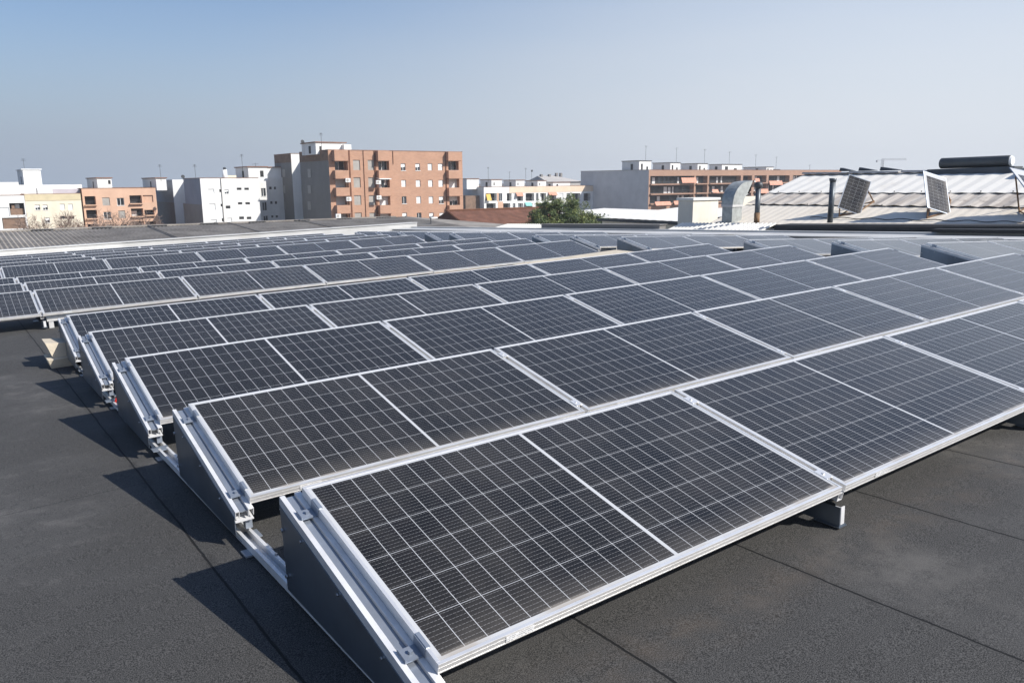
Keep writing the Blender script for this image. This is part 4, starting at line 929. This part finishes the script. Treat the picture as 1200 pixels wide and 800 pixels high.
# --- salmon block
Y = 152.0
h3 = empty('apartment_block', T(24, Y, 0), 'salmon apartment block with dark balconies between cream and white blocks', 'building', 'apartment blocks behind the roofs')
xa, xb = px2x(97.5, 240, Y), px2x(184, 240, Y); zt = atY(140, 220.6, Y).z
ops = [fx(Y, r, k, *d) for r, k, *d in (((99.5, 230, 112.3, 240), 'balcony', 1.3), ((101.3, 246, 114, 256), 'balcony', 1.3), ((103, 262.5, 115.5, 268), 'balcony', 1.3),
 ((120, 231.5, 128.8, 241), 'greyshut'), ((137, 232, 145.5, 240.5), 'glass'), ((121.5, 248.3, 130.2, 256.5), 'glass'), ((139, 246.8, 147, 255.8), 'greyshut'), ((124, 263, 131.5, 268), 'greyshut'), ((142, 262.5, 149, 268), 'dark'),
 ((152, 229, 166.3, 238.3), 'balcony', 1.3), ((167.5, 228.8, 179.5, 237), 'salmonshut', .3), ((153.8, 244.3, 168, 253.5), 'balcony', 1.3), ((169.3, 246, 181, 252), 'balcony', 1.3), ((155, 259.3, 169, 265), 'balcony', 1.3), ((170.3, 259.5, 182.5, 264.5), 'balcony', 1.3))]
shell(h3, xa, xb, Y, Y+12, zt, M['salmon'], ops, side_mat=M['dkbrown'])
zd = zt-.5
rooftop(h3, 97, 114, 131, 209, 157, zd, ops=((.75, .92, .55, .85),)); rooftop(h3, 163, 183, 195, 209, 157, zd)
b = MB(); q = fx(Y, (98.5, 240.2, 113, 246), ''); 
for (a, c, e, g) in [o[:4] for o in ops if o[4] == 'balcony']: b.box(a-.1, c+.1, Y-.5, Y-.003, e-.15, e+.0)
b.build('balcony_slab', M['salmon'], h3, Matrix.Identity(4))
# --- white stepped block with dark side walls
Y = 138.0
h4 = empty('apartment_block', T(38, Y, 0), 'white apartment block with blank dark grey side walls left of the orange block', 'building', 'apartment blocks behind the roofs')
xa, xb = px2x(236, 230, Y), px2x(304, 230, Y); zt = atY(270, 208.8, Y).z
wr = [((243.5, 221.5, 251, 227), 'shutter'), ((257, 222, 259.3, 225.2), 'dark'), ((263, 222, 268, 227), 'half'), ((277.5, 220, 283, 222.7), 'dark'), ((286.3, 220, 291.7, 222.7), 'dark'),
      ((245, 238.8, 252.5, 246), 'shutter'), ((258.6, 239, 260.8, 242), 'dark'), ((264.5, 241, 270, 244.5), 'dark'), ((278.8, 237, 284, 239.7), 'dark'), ((287.6, 237, 293, 239.7), 'dark'),
      ((247, 257.5, 254.5, 263), 'half'), ((260, 255.8, 262.3, 259.5), 'dark'), ((266, 255.5, 272, 262), 'shutter'), ((280.3, 253.8, 286, 257), 'dark'), ((289.2, 254, 294.5, 257), 'dark')]
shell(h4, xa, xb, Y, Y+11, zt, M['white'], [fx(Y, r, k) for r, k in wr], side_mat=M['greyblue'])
yb_ = atX(214.5, 235, xa).y
# lower half of the blank side wall is brown grey
zsplit = atX(225, 239, xa).z
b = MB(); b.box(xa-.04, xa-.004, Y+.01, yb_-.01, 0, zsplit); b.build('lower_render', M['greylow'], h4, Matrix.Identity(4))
b = MB(); b.tube([(px2x(260, 225, Y-.15), Y-.12, 0), (px2x(260, 225, Y-.15), Y-.12, zt)], .06, 5); b.build('drain_pipe', M['greyshut'], h4, Matrix.Identity(4))
# rear wing: wall seen left of the light well
ya2 = atX(204, 235, xa).y; yb2 = atX(178.5, 235, xa).y
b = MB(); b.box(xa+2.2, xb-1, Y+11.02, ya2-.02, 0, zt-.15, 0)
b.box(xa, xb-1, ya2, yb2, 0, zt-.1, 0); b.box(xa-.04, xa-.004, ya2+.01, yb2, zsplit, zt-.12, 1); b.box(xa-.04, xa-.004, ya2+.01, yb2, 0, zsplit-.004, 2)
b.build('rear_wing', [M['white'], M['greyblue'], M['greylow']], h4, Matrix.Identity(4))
b = MB()
for zz in (239, 224, 256):
    z = atX(208, zz, xa+2.2).z; b.box(xa+2.15, xa+2.197, Y+12.5, Y+13.8, z-.6, z+.6)
b.build('window', M['greyshut'], h4, Matrix.Identity(4))
# recessed right part and its tower
Yr = 146.0; xc, xd = px2x(298, 230, Yr), px2x(345, 230, Yr)
wr = [((305, 203.5, 310.5, 213), 'glass'), ((306, 220.5, 311.5, 230), 'glass'), ((307.5, 237, 313, 246.5), 'glass'), ((309, 253, 314.5, 262), 'glass'), ((315.5, 219, 318.5, 222), 'dark'), ((321, 219, 323.5, 222), 'dark'),
      ((316.8, 236, 319.6, 239), 'dark'), ((322.2, 236, 324.8, 239), 'dark'), ((318, 252.5, 320.5, 255), 'dark'), ((323.2, 252.5, 326, 255), 'dark')]
zr2 = atY(315, 208, Yr).z
ops = [fx(Yr, r, k) for r, k in wr if r[1] > 210]
b = MB(); wall_open(b, 'x', Yr, xc, xd, 0, zr2, ops, .18); b.box(xc, xd, Yr+.3, Yr+11, 0, zr2, 0)
b.poly([(xc, Yr, zr2), (xd, Yr, zr2), (xd, Yr+.3, zr2), (xc, Yr+.3, zr2)]); b.build('recessed_wing', M['white'], h4, Matrix.Identity(4))
for o in ops: window(h4, 'x', Yr, o, .18)
rooftop(h4, 276, 291, 313, 196, Y+3, zt-.5, ops=((.62, .8, .3, .75),)); 
rooftop(h4, 300, 312, 345, 196.5, Yr+.5, zr2-.02)
b = MB(); 
q = atY(263, 199, Y+4); b.tube([(q.x, Y+4, zt-.5), (q.x, Y+4, q.z)], [.45, .4], 12); b.build('water_cylinder', M['whitewin'], h4, Matrix.Identity(4), smooth=True)
b = MB(); q = atY(263, 197, Y+4); b.tube([(q.x, Y+4, q.z-.35), (q.x, Y+4, q.z+.1)], .25, 8); b.build('chimney_cap', M['steel_dark'], h4, Matrix.Identity(4))
b = MB(); qa = px2x(268, 206, Y+4); b.box(qa, qa+1.6, Y+5, Y+6.5, zt-.5, zt+.5); b.build('roof_box', M['cream'], h4, Matrix.Identity(4))
# --- orange brick block
Y = 124.0
h5 = empty('apartment_block', T(64, Y, 0), 'tall orange brick apartment block with grey blank side walls', 'building', 'apartment blocks behind the roofs')
xa, xb = px2x(386.5, 215, Y), px2x(542.3, 215, Y); zt = 15.18
ws = []
for ys, k in (((187.5, 199.5), 'greyshut'), ((208, 220), 'greyshut'), ((229, 240.3), 'greyshut'), ((249.3, 258), 'greyshut')):
    o = (ys[0]-188)*.033
    ws += [fx(Y, (413.8+o, ys[0], 422+o, ys[1]), k), fx(Y, (431+o, ys[0], 438.7+o, ys[1]), k)]
kinds = [['half', 'half', 'shutter', 'shutter'], ['shutter', 'shutter', 'shutter', 'shutter'], ['glass', 'shutter', 'shutter', 'half'], ['half', 'glass', 'half', 'shutter']]
for i, (y0, y1) in enumerate(((191.7, 199.7), (211, 219), (230.2, 238.5), (249.3, 257))):
    for j, (p0, p1) in enumerate(((469.8, 475.2), (486.8, 492.2), (501.3, 506.5), (513.3, 518.8))):
        o = (y0-191)*.03; ws.append(fx(Y, (p0+o, y0, p1+o, y1), kinds[i][j]))
# balcony bays: full height recesses with projecting brick parapets
bays = [(390.5, 405.5, 408.3), (441.5, 456, 456.5), (523.5, 537.5, 540)]
for bi, (p0, p1, _) in enumerate(bays):
    for i, (y0, y1) in enumerate(((189, 199.5), (209.5, 220), (230, 240.5), (250.5, 258))):
        o = (y0-189)*.035
        kind = [['glass', 'shutter', 'shutter', 'shutter'], ['glass', 'curtain', 'shutter', 'shutter'], ['glass', 'shutter', 'half', 'shutter']][bi][i]
        ws.append(fx(Y, (p0+1.8+o, y0, p1+o, y1), kind, .9))
sw = [fy(xa, (346, 199, 350, 203), 'dark')] 
yB = atX(353, 215, xa).y; yC = atX(343, 215, xa).y; yD = atX(323.5, 215, xa).y
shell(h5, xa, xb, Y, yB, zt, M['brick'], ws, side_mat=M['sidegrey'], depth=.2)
b = MB(); b.box(xa-.05, xa-.004, Y-.0, yB, atX(370, 189, xa).z, zt-.02); b.build('brown_band', M['brown'], h5, Matrix.Identity(4))
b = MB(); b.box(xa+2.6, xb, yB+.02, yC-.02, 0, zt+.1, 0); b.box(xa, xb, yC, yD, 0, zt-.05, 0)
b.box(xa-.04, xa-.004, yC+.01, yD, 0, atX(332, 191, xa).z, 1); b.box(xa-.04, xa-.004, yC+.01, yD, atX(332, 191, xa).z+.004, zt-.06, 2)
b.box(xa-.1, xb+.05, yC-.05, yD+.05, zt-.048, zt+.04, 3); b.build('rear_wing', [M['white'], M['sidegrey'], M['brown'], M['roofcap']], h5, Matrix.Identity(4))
b = MB()
for zz in (201, 218, 237, 254):
    z = atX(349, zz, xa+2.6).z; yy = (yB+yC)/2; b.box(xa+2.52, xa+2.597, yy-.9, yy+.4, z-.5, z+.5)
for zz in (203, 222, 241):
    for ppx in (333, 363): q = atX(ppx, zz, xa); b.box(xa-.09, xa-.052, q.y-.7, q.y+.7, q.z-.7, q.z+.7)
b.build('wall_vents', M['greyshut'], h5, Matrix.Identity(4))
for bi, (p0, p1, pe) in enumerate(bays):
    xl = px2x(p0+2.3, 200, Y-1.0); xr = px2x(pe+.5, 200, Y-1.0)
    for (y0, y1) in ((176.3, 188.2), (199.7, 209), (220, 229.5), (240.6, 250)):
        z1 = atY(p0+8, y0, Y-1.0).z; z0 = atY(p0+8, y1, Y-1.0).z
        if y0 < 180: z1 = zt-.02
        b = MB(); b.box(xl, xr, Y-1.0, Y-.003, z0, z1, 0); b.box(xl-.05, xr+.05, Y-1.05, Y-.002, z0-.10, z0-.002, 1)
        b.build('balcony', [M['brick'], M['roofcap']], h5, Matrix.Identity(4))
for p0, p1 in ((408.3, 411.3), (439.3, 441.2), (522.3, 523.3)):  # dark brown strips in place of the shade beside the balcony bays
    b = MB(); b.box(px2x(p0, 215, Y), px2x(p1, 215, Y), Y-.10, Y-.003, 0, zt-.02)
    b.build('shade_strip', M['dkbrown'], h5, Matrix.Identity(4))
b = MB(); b.box(px2x(408.8, 215, Y-.9), px2x(409.4, 215, Y-.9), Y-.9, Y-.11, 0, zt-.01); b.build('fin_wall', M['brick'], h5, Matrix.Identity(4))
b = MB(); b.tube([(px2x(427, 215, Y), Y-.08, 0), (px2x(427, 215, Y), Y-.08, zt)], .05, 5); b.tube([(px2x(460.5, 190, Y), Y-.08, zt-2.2), (px2x(460.5, 190, Y), Y-.08, zt)], .05, 5)
b.build('drain_pipe', M['dkbrown'], h5, Matrix.Identity(4))
x0, x1, y1, ztt = rooftop(h5, 353.5, 370, 405, 167.5, Y+3.5, zt-.6, ops=((.12, .18, .3, .7),))
b = MB(); q = atY(355, 166, Y+10); b.tube([(q.x, Y+10, zt-.5), (q.x, Y+10, q.z)], .28, 8); b.build('chimney', M['steel_dark'], h5, Matrix.Identity(4))
b = MB(); q0 = px2x(402, 171, Y+3); q1 = px2x(410.5, 171, Y+3); b.box(q0, q1, Y+2.6, Y+3.4, zt-.5, atY(406, 169.5, Y+3).z); b.build('roof_hut', M['white'], h5, Matrix.Identity(4))
b = MB()
for px, py in ((408.6, 211.3), (409.6, 233.2), (444.2, 213.5), (444.5, 231)):
    pass
acs = [(407.2, 211.3), (408.2, 233.2), (443.0, 213.5), (443.6, 231.5), (396, 253)]
for i, (px, py) in enumerate(acs):
    q = atY(px, py, Y-1.15); b = MB(); b.box(q.x-.42, q.x+.42, Y-1.42, Y-1.06, q.z-.32, q.z+.32, 0); b.tube([(q.x-.1, Y-1.44, q.z), (q.x-.1, Y-1.425, q.z)], .24, 10, 1)
    tag(b.build('air_conditioner', [M['whitewin'], M['greyshut']]), ['white air conditioner on the upper left balcony of the orange block', 'white air conditioner on the lower left balcony of the orange block', 'white air conditioner on the upper middle balcony of the orange block', 'white air conditioner on the lower middle balcony of the orange block', 'white air conditioner at the foot of the left balconies of the orange block'][i], 'air conditioner', 'air conditioners on the orange block')
q = atY(451, 210.2, Y-1.3); b = MB(); b.hexa([(q.x-1.1, Y-1.6, q.z), (q.x+1.1, Y-1.6, q.z), (q.x+1.1, Y-.2, q.z+.2), (q.x-1.1, Y-.2, q.z+.2)], [(q.x-1.1, Y-1.6, q.z+.08), (q.x+1.1, Y-1.6, q.z+.08), (q.x+1.1, Y-.2, q.z+.28), (q.x-1.1, Y-.2, q.z+.28)])
b.build('awning', M['whitewin'], h5, Matrix.Identity(4))
# --- long low white block in the middle
Y = 172.0
h6 = empty('apartment_block', T(130, Y, 0), 'long low white block with peach band and cluttered balconies behind the tree', 'building', 'apartment blocks behind the roofs')
xa, xb = px2x(567, 225, Y), px2x(720, 225, Y); zt = atY(620, 218.7, Y).z
ops = []; 
rects = [(569, 582, 'yb'), (584.5, 588.5, 'w'), (594, 599.5, 'b'), (601, 604, 's'), (606, 613, 'b'), (616, 626, 'b'), (628, 631, 'w'), (633, 640, 'b'), (644, 652, 'b'), (656, 660, 's'), (664, 668, 'w'), (671, 680, 'b'), (684, 692, 'b'), (696, 706, 'b')]
for (p0, p1, k) in rects: ops.append(fx(Y, (p0, 226.5, p1, 235.5), {'yb': 'balcony', 'b': 'balcony', 'w': 'glass', 's': 'shutter'}[k], *((1.2,) if 'b' in k else (.2,))))
for (p0, p1, k) in [(570, 581, 'b'), (589, 598, 'b'), (601, 604, 'w'), (607, 613, 'b'), (616, 624, 'b'), (628, 640, 'b'), (646, 654, 'b'), (660, 668, 'w'), (672, 680, 'b')]:
    ops.append(fx(Y, (p0, 238.3, p1, 248.5), {'b': 'balcony', 'w': 'glass'}[k], *((1.2,) if 'b' in k else (.2,))))
shell(h6, xa, xb, Y, Y+12, zt, M['white'], ops, side_mat=M['greyblock'])
b = MB(); b.box(px2x(597, 222, Y), xb, Y-.05, Y-.004, atY(640, 225.3, Y).z, zt-.01); b.build('peach_band', M['peach'], h6, Matrix.Identity(4))
b = MB()
for p0, p1, y0, y1 in ((583.5, 589.5, 236.5, 250), (582.5, 584.5, 226, 236), (653, 658, 236.5, 250)): b.box(px2x(p0, 240, Y), px2x(p1, 240, Y), Y-.06, Y-.005, atY(p0, y1, Y).z, atY(p0, y0, Y).z)
b.build('salmon_panel', M['salmon'], h6, Matrix.Identity(4))
b = MB()
for i, (p0, p1, y0, y1, mi) in enumerate(((605.5, 613, 225.5, 230, 0), (616, 623.5, 237.3, 241.5, 1), (643.5, 653, 225.5, 229, 0), (570.5, 575.5, 227.5, 235, 2))):
    x0, x1 = px2x(p0, y0, Y-.5), px2x(p1, y0, Y-.5); z0, z1 = atY(p0, y1, Y-.5).z, atY(p0, y0, Y-.5).z
    b.hexa([(x0, Y-.8, z0), (x1, Y-.8, z0), (x1, Y-.75, z0), (x0, Y-.75, z0)], [(x0, Y-.1, z1), (x1, Y-.1, z1), (x1, Y-.05, z1), (x0, Y-.05, z1)], mi)
b.build('awning', [M['awning'], M['awngreen'], M['yellow']], h6, Matrix.Identity(4))
zd = zt-.5
for i, (a, m_, c, yt) in enumerate(((541, 547, 561, 209.8), (563, 576, 588, 210.8), (590, 604.5, 614.5, 211.3), (616, 630, 640, 212), (640, 648, 668, 214), (680, 690, 700, 213))):
    rooftop(h6, a, m_, c, yt, Y+3, zd, smat=M['lilac'], ops=((.2, .3, .4, .7),) if i else ())
b = MB(); q = atX(549, 240, xa-1.5)
b.box(xa-4.4, xa-.02, Y+2, Y+9, 0, atY(549, 229.5, Y+2).z); b.build('side_annex', M['brown'], h6, Matrix.Identity(4))
# house with hip roof behind
Yh_ = 195.0; h7 = empty('hip_roof_house', T(170, Yh_, 0), 'grey hip roofed house rising behind the low white block', 'house')
x0, x1 = px2x(640, 210, Yh_), px2x(682, 210, Yh_); z0 = atY(660, 213, Yh_).z; z1 = atY(660, 206, Yh_).z
b = MB(); b.box(x0+.5, x1-.5, Yh_, Yh_+10, 0, z0); b.build('wall', M['greyw'], h7, Matrix.Identity(4))
b = MB(); A_ = [(x0, Yh_-.5, z0), (x1, Yh_-.5, z0), (x1, Yh_+10.5, z0), (x0, Yh_+10.5, z0)]; xm0, xm1 = x0+.5, x0+(x1-x0)*.5; r0 = (xm0, Yh_+5, z1); r1 = (xm1, Yh_+5, z1+.1)
b.poly([A_[0], A_[1], r1, r0]); b.poly([A_[2], A_[3], r0, r1]); b.poly([A_[3], A_[0], r0]); b.poly([A_[1], A_[2], r1]); b.build('roof', M['greyw'], h7, Matrix.Identity(4))
b = MB()
for f_ in (.08, .3, .5, .62): b.box(x0+(x1-x0)*f_, x0+(x1-x0)*f_+.7, Yh_+4, Yh_+4.8, z1-.6, z1+(.9 if f_ > .4 else .5))
b.build('chimney', M['greylow'], h7, Matrix.Identity(4))
# --- grey and brown brick block on the right
Y = 150.0
h8 = empty('apartment_block', T(185, Y, 0), 'long brown brick block with dark balconies and a blank grey side wall', 'building', 'apartment blocks behind the roofs')
xa = px2x(760, 220, Y); xb = px2x(985, 215, Y); zt = atY(775, 199.3, Y).z
ops = []
bk = [(762, 813.5), (815.5, 829), (831, 868), (870.5, 881), (884, 898), (900.5, 925), (929, 950)]
for (p0, p1) in bk:
    for k in range(3):
        a = atY(p0, 213, Y).x; c = atY(p1, 213, Y).x
        zz1 = zt-1.55-k*2.55; zz0 = zz1-2.05
        ops.append((a, c, zz0, zz1, 'balcony', 1.6))
yBk = atX(680.5, 220, xa).y
shell(h8, xa, xb, Y, yBk, zt, M['brickR'], ops, side_mat=M['greyblock'], deckdrop=.5)
b = MB()
for (a, c, e, g, *_x) in ops: b.box(a-.1, c+.1, Y-.55, Y-.003, e-.30, e-.02)
b.build('balcony_slab', M['brickR'], h8, Matrix.Identity(4))
b = MB(); b.box(xa-.1, xa+.03, Y-.1, yBk, zt-.02, zt+.12); b.build('parapet_cap', M['greyw'], h8, Matrix.Identity(4))
aw = [(799, 816, 208.3, 214.5), (902, 917, 212, 217), (885.5, 890.5, 209, 215), (889, 900.5, 221.5, 226.5), (768, 786, 236.5, 241), (790, 808, 235.5, 240), (835, 842, 222, 226)]
for i, (p0, p1, y0, y1) in enumerate(aw):
    Ya = Y-.9; x0, x1 = px2x(p0, y0, Ya), px2x(p1, y0, Ya); z1, z0 = atY(p0, y0, Ya).z, atY(p0, y1, Ya).z
    b = MB(); b.hexa([(x0, Ya-.3, z0), (x1, Ya-.3, z0), (x1, Ya-.25, z0), (x0, Ya-.25, z0)], [(x0, Ya+.2, z1), (x1, Ya+.2, z1), (x1, Ya+.25, z1), (x0, Ya+.25, z1)]); b.build('awning', M['awning'], h8, Matrix.Identity(4))
zd = zt-.45
for i, (a, m_, c, yt) in enumerate(((729, 749, 763, 188.8), (765, 785.5, 797, 191), (798, 817.5, 829, 192), (831, 846, 869, 193), (871, 898, 906, 196), (906, 908, 913, 199))):
    rooftop(h8, a, m_, c, yt, Y+4.5, zd, ops=((.15, .3, .1, .75), (.6, .75, .1, .5)), capm=M['steel_dark'])
# antennas
ants = [(376, 156, 127.5, 15.2, 'television antenna above the penthouse of the orange block', 0), (354, 164, 134, 15, 'thin mast at the left corner of the orange block penthouse', 2),
 (187, 193, 157, 10.5, 'television antenna above the right roof house of the salmon block', 0), (228, 193, 146, 10.4, 'television antenna above the dark side walls of the white block', 0), (214, 205, 146, 10.4, 'short white vent mast between the dark side walls', 2),
 (283, 181, 144, 12, 'television antenna above the tower of the white block', 0), (299, 191, 143, 12, 'short dark mast on the tower of the white block', 1), (27, 186, 160, 12, 'television antenna above the far left roof house', 0),
 (572, 196, 176, 9.5, 'television antenna at the left end of the low white block', 0), (597, 201, 176, 9.5, 'second television antenna on the low white block', 1), (616, 197, 176, 9.5, 'tallest television antenna on the low white block', 0), (623, 199, 176, 9.5, 'thin mast beside the tallest antenna of the low white block', 2),
 (757, 171, 156, 13, 'television antenna above the leftmost roof house of the brown brick block', 0), (793, 173, 156, 13, 'television antenna above the second roof house of the brown brick block', 1), (826, 175, 156, 13, 'television antenna above the third roof house of the brown brick block', 0),
 (855, 178, 156, 13, 'tallest antenna in the middle of the brown brick block', 0), (886, 181, 156, 12.5, 'television antenna above the long roof house of the brown brick block', 1), (910, 184, 156, 12, 'television antenna at the right end of the roof houses', 0), (949, 193, 156, 11, 'last small antenna right on the brown brick block', 1)]
for a in ants: antenna(*a)
# --- tower crane far away
M['crane'] = mat('crane_grey', (0.30, 0.30, 0.32), 0.8)
Yc = 420.0; q = atY(1034.5, 187, Yc); qd = atY(1034.5, 200, Yc)
cr = empty('tower_crane', T(q.x, Yc, 0), 'pale tower crane far away above the corrugated shed ridge', 'crane')
b = MB(); s = .8
for dx in (-s, s):
    for dy in (-s, s): b.tube([(q.x+dx, Yc+dy, 0), (q.x+dx, Yc+dy, q.z)], .16, 4)
z = 0
while z < q.z-2: b.tube([(q.x-s, Yc-s, z), (q.x+s, Yc-s, z+2)], .1, 3); b.tube([(q.x+s, Yc-s, z), (q.x-s, Yc-s, z+2)], .1, 3); z += 2
b.build('mast', M['crane'], cr, Matrix.Identity(4))
b = MB(); jl = atY(1023, 188, Yc).x; jr = atY(1078, 186, Yc).x
dirx = Vector((.81, -.585, 0)); L0_, L1_ = -(1034-1023)/FPX*Yc*1.15, (1078-1034)/FPX*Yc*1.15
for dz in (0, 1.3):
    b.tube([Vector((q.x, Yc, q.z-.6+dz))+dirx*L0_*(1 if dz == 0 else .2), Vector((q.x, Yc, q.z-.6+dz))+dirx*L1_*(1 if dz == 0 else .96)], .16, 4)
t = L0_*.2
while t < L1_*.95: b.tube([Vector((q.x, Yc, q.z-.6))+dirx*t, Vector((q.x, Yc, q.z+.7))+dirx*(t+1.2)], .08, 3); b.tube([Vector((q.x, Yc, q.z+.7))+dirx*(t+1.2), Vector((q.x, Yc, q.z-.6))+dirx*(t+2.4)], .08, 3); t += 2.4
b.build('jib', M['crane'], cr, Matrix.Identity(4))
b = MB(); c0 = Vector((q.x, Yc, q.z-1.2))+dirx*L0_*.93; b.box(c0.x-1, c0.x+1, c0.y-.5, c0.y+.5, c0.z-1.4, c0.z+.6); b.build('counterweight', M['crane'], cr, Matrix.Identity(4))

# ------------------------------------------------------------------ thin urban haze
hm = bpy.data.materials.new('haze'); hm.use_nodes = True; t = hm.node_tree
for n in list(t.nodes):
    if n.type != 'OUTPUT_MATERIAL': t.nodes.remove(n)
pv_ = t.nodes.new('ShaderNodeVolumePrincipled'); pv_.inputs['Color'].default_value = (0.86, 0.89, 0.93, 1); pv_.inputs['Density'].default_value = 0.0005; pv_.inputs['Anisotropy'].default_value = 0.2
t.links.new(pv_.outputs[0], [n for n in t.nodes if n.type == 'OUTPUT_MATERIAL'][0].inputs['Volume'])
b = MB(); b.box(-60, 480, -60, 480, -1, 26); tag(b.build('haze', hm), 'thin pale haze over the town', 'haze', kind='stuff')
